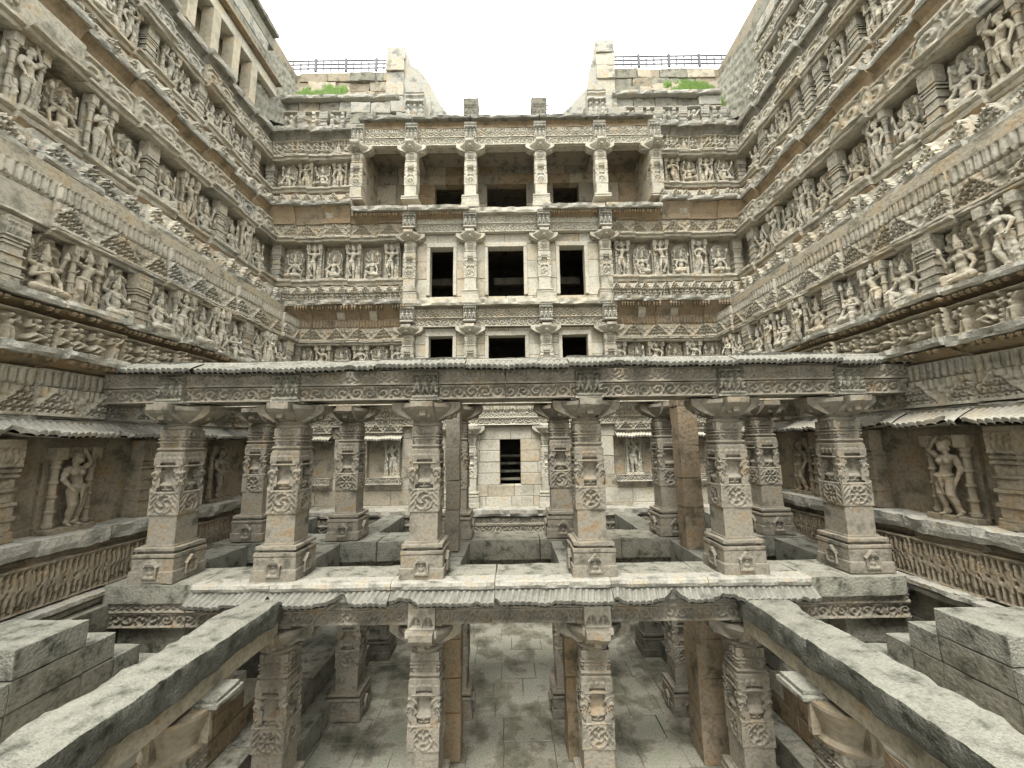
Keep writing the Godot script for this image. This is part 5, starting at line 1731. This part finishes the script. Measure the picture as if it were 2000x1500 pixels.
		for j in 12:
			for i in 30:
				var u := i / 29.0
				var v := j / 11.0
				pg.append(V(lerpf(-13.0, -5.4, u) if s < 0 else lerpf(5.4, 13.0, u), lerpf(20.2, 24.3, v) + nz.get_noise_2d(u * 9.0, v * 9.0 + s) * 0.25, lerpf(-15.5, -18.1, v)))
		mbg.grid(pg, 30, 12)
		var bank := struct("bank")
		put(bank, "bank_earth", mbg.mesh(), M.earth, Transform3D())
		var tuft := MB.new()
		rng.seed = 91 + int(s)
		for i in 5:
			var an := rng.randf() * TAU
			var w := V(cos(an), 0, sin(an)) * 0.02
			var tip := V(rng.randf_range(-0.1, 0.1), rng.randf_range(0.16, 0.3), rng.randf_range(-0.1, 0.1))
			var o := V(rng.randf_range(-0.06, 0.06), 0, rng.randf_range(-0.06, 0.06))
			tuft.tri(o - w, o + w, o + tip)
		var mm := MultiMesh.new()
		mm.transform_format = MultiMesh.TRANSFORM_3D
		mm.mesh = tuft.mesh()
		var list := []
		for i in 7000:
			var u := rng.randf()
			var v := rng.randf()
			var gx: float = lerpf(-10.2, -8.0, u) if s < 0 else lerpf(7.8, 9.9, u)
			if nz.get_noise_2d(gx * 3.0, v * 5.0) < -0.02 or v > 0.93 - absf(gx - (-9.0 if s < 0 else 8.8)) * 0.1:
				continue
			list.append(Transform3D(Basis(Vector3.UP, rng.randf() * TAU).scaled(Vector3.ONE * rng.randf_range(0.7, 1.4)), V(gx, lerpf(20.2, 24.3, v) - 0.03 + nz.get_noise_2d(0.0, 0.0) * 0.0, lerpf(-15.5, -18.1, v))))
		mm.instance_count = list.size()
		for i in list.size():
			mm.set_instance_transform(i, list[i])
		var mi := MultiMeshInstance3D.new()
		mi.name = numbered("grass")
		mi.multimesh = mm
		mi.material_override = M.grass
		mi.set_meta("kind", "stuff")
		mi.set_meta("label", "bright green grass on the bank below the terrace, %s" % sn)
		add_child(mi, true)
	for e in [[-2.84, 20.9, -2.24, 20.25, "left"], [1.47, 20.4, 2.57, 21.2, "right"]]:
		var sr := thing("stair_railing", "thin sloping stair railing against the sky beside the %s buttress" % e[4], "railing", V(e[0], e[1] - 0.5, -15.5))
		var ra2 := MB.new()
		var a3 := V(e[0], e[1], 0)
		var b3 := V(e[2], e[3], 0)
		for o in [0.0, -0.18]:
			ra2.quad(a3 + V(0, o, 0), b3 + V(0, o, 0), b3 + V(0, o + 0.035, 0), a3 + V(0, o + 0.035, 0))
			ra2.quad(b3 + V(0, o, -0.03), a3 + V(0, o, -0.03), a3 + V(0, o + 0.035, -0.03), b3 + V(0, o + 0.035, -0.03))
			ra2.quad(a3 + V(0, o + 0.035, 0), b3 + V(0, o + 0.035, 0), b3 + V(0, o + 0.035, -0.03), a3 + V(0, o + 0.035, -0.03))
		put(sr, "rail", ra2.mesh(), M.iron, at3(0, 0, 15.5))
		for k in 5:
			var c3 := a3.lerp(b3, k / 4.0)
			ra2 = MB.new()
			ra2.cbox(c3 + V(-0.015, -1.0, -0.02), c3 + V(0.015, 0.02, 0.01), 0.004)
			put(sr, "post", ra2.mesh(), M.iron, at3(0, 0, 15.52))
	# parapet fill behind the loggia roof
	var rt := thing("roof_fill", "flat stone roof over the loggia of the rear front", "roof", V(CX, 18.2, -16))
	var rm := MB.new()
	rm.cbox(V(-9.6, 18.02, -18.3), V(9.4, 18.36, -14.28))
	put(rt, "roof_slab", rm.mesh(), M.wall_stone, Transform3D())

# ------------------------------------------------------------------ statues
func statue(mesh: String, label: String, tr: Transform3D, mat: Material, group: String, extra := "") -> Node3D:
	var t := thing("statue", label, "statue", tr.origin, group)
	t.transform = tr
	put(t, "figure", K[mesh], mat, Transform3D(), true)
	if extra == "halo":
		put(t, "back_slab", K.halo, mat, Transform3D(Basis(), V(0, -0.02, -0.13)), true)
	elif extra == "frame":
		put(t, "niche_frame", K.frame, mat, Transform3D(Basis(), V(0, -0.07, -0.03)), true)
	return t

func statues() -> void:
	rng.seed = 1234
	var nth := ["first", "second", "third", "fourth", "fifth", "sixth", "seventh", "eighth", "ninth", "tenth", "eleventh", "twelfth", "thirteenth", "fourteenth", "fifteenth", "sixteenth", "seventeenth", "eighteenth", "nineteenth", "twentieth"]
	for side in [-1.0, 1.0]:
		var sn: String = "left" if side < 0 else "right"
		var rot := Basis(Vector3.UP, PI / 2 * -side)
		for row in [[8.38, 7.7, 1.17, "lower"], [12.0, 8.92, 1.5, "middle"], [15.7, 9.33, 1.17, "upper"]] + ([[18.74, 9.6, 1.05, "topmost"]] if side > 0 else []):
			var seq := "NSPSNSNSPS"
			var wid := {"N": 0.59, "S": 0.6, "P": 0.37}
			var d: float = 13.62
			var k := rng.randi() % 10
			var n := 0
			var th: Node3D = tier_node[sn + str({"lower": 7.5, "middle": 10.9, "upper": 14.75, "topmost": 18.2}[row[3]])]
			while d > 4.3:
				var c := seq[k % 10]
				var w: float = wid[c] * (1.12 if row[2] > 1.3 else 1.0)
				k += 1
				d -= w
				var sc: float = row[2] / 1.2
				var at := d + w / 2
				var mat: Material = M.sandstone if rng.randf() < 0.75 else (M.pale_stone if rng.randf() < 0.5 else M.sandstone_warm)
				var lab := "%s carved stone figure, %s from the back corner, %s statue row, %s side wall"
				var group := "statues along the side walls"
				var jit := rng.randf_range(0.96, 1.04)
				if c == "P" or (row[3] == "upper" and c == "S" and rng.randf() < 0.45):
					put(th, "ringed_pilaster", K["pil%d" % (rng.randi() % 2)], mat, Transform3D(rot * Basis().scaled(V(0.92, sc, 1)), V(CX + side * (row[1] - 0.05), row[0], -at)))
				elif c == "N":
					statue("stand%d" % (rng.randi() % 10), lab % ["standing", nth[n], row[3], sn], Transform3D(rot * Basis().scaled(V(0.9, sc * jit, 1.05)), V(CX + side * (row[1] - 0.16), row[0] + 0.07 * sc, -at)), mat, group, "frame")
					n += 1
				else:
					statue("sit%d" % (rng.randi() % 8), lab % ["seated", nth[n], row[3], sn], Transform3D(rot * Basis().scaled(V(0.9, minf(1.22, sc * 1.12) * jit, 1.08)), V(CX + side * (row[1] - 0.1), row[0] + 0.02, -at)), mat, group, "halo")
					n += 1
		# back wall rows
		for row in [[8.38, 14.1, 1.17, "lower", 3.62, 7.7], [12.0, 14.15, 1.5, "middle", 3.95, 8.3], [15.7, 14.15, 1.17, "upper", 6.1, 8.75]]:
			var w := 0.6 if row[2] < 1.3 else 0.64
			var n := int((row[5] - row[4]) / w)
			w = (row[5] - row[4]) / n
			for i in n:
				var x: float = row[4] + (i + 0.5) * w
				var mat: Material = M.sandstone if rng.randf() < 0.75 else M.sandstone_warm
				var lab := "%s carved stone figure, %s outward from the pale front, %s row, %s back wall"
				if i % 2 == 0:
					statue("stand%d" % (rng.randi() % 10), lab % ["standing", nth[i], row[3], sn], Transform3D(Basis().scaled(V(0.96, row[2] / 1.2, 1.1)), V(CX + side * x, row[0] + 0.07, -row[1] + 0.05)), mat, "statues along the back wall", "frame")
				else:
					statue("sit%d" % (rng.randi() % 8), lab % ["seated", nth[i], row[3], sn], Transform3D(Basis().scaled(V(0.94, minf(1.2, row[2] / 1.08), 1.1)), V(CX + side * x, row[0] + 0.02, -row[1] + 0.02)), mat, "statues along the back wall", "halo")
		# the big figures along the walking level
		for q in [[6.9, "near"], [10.3, "far"]]:
			statue("tall%d" % (0 if side < 0 else 1), "tall standing female figure in a ringed frame, %s one on the %s walking ledge" % [q[1], sn], Transform3D(rot * Basis().scaled(Vector3.ONE * 1.16), V(CX + side * 7.3, 4.72, -q[0] + (0.15 if side > 0 else 0.0))), M.low_stone, "figures along the walking ledge", "frame")
	for q in [[-4.2, "stand0", "left"], [4.2, "stand1", "right"]]:
		statue(q[1], "slender standing figure in the niche %s of the low doorway at the back" % q[2], Transform3D(Basis().scaled(V(0.95, 1.08, 1.0)), V(q[0], 4.92, -14.08)), M.pale_stone, "figures beside the rear doorway", "frame")
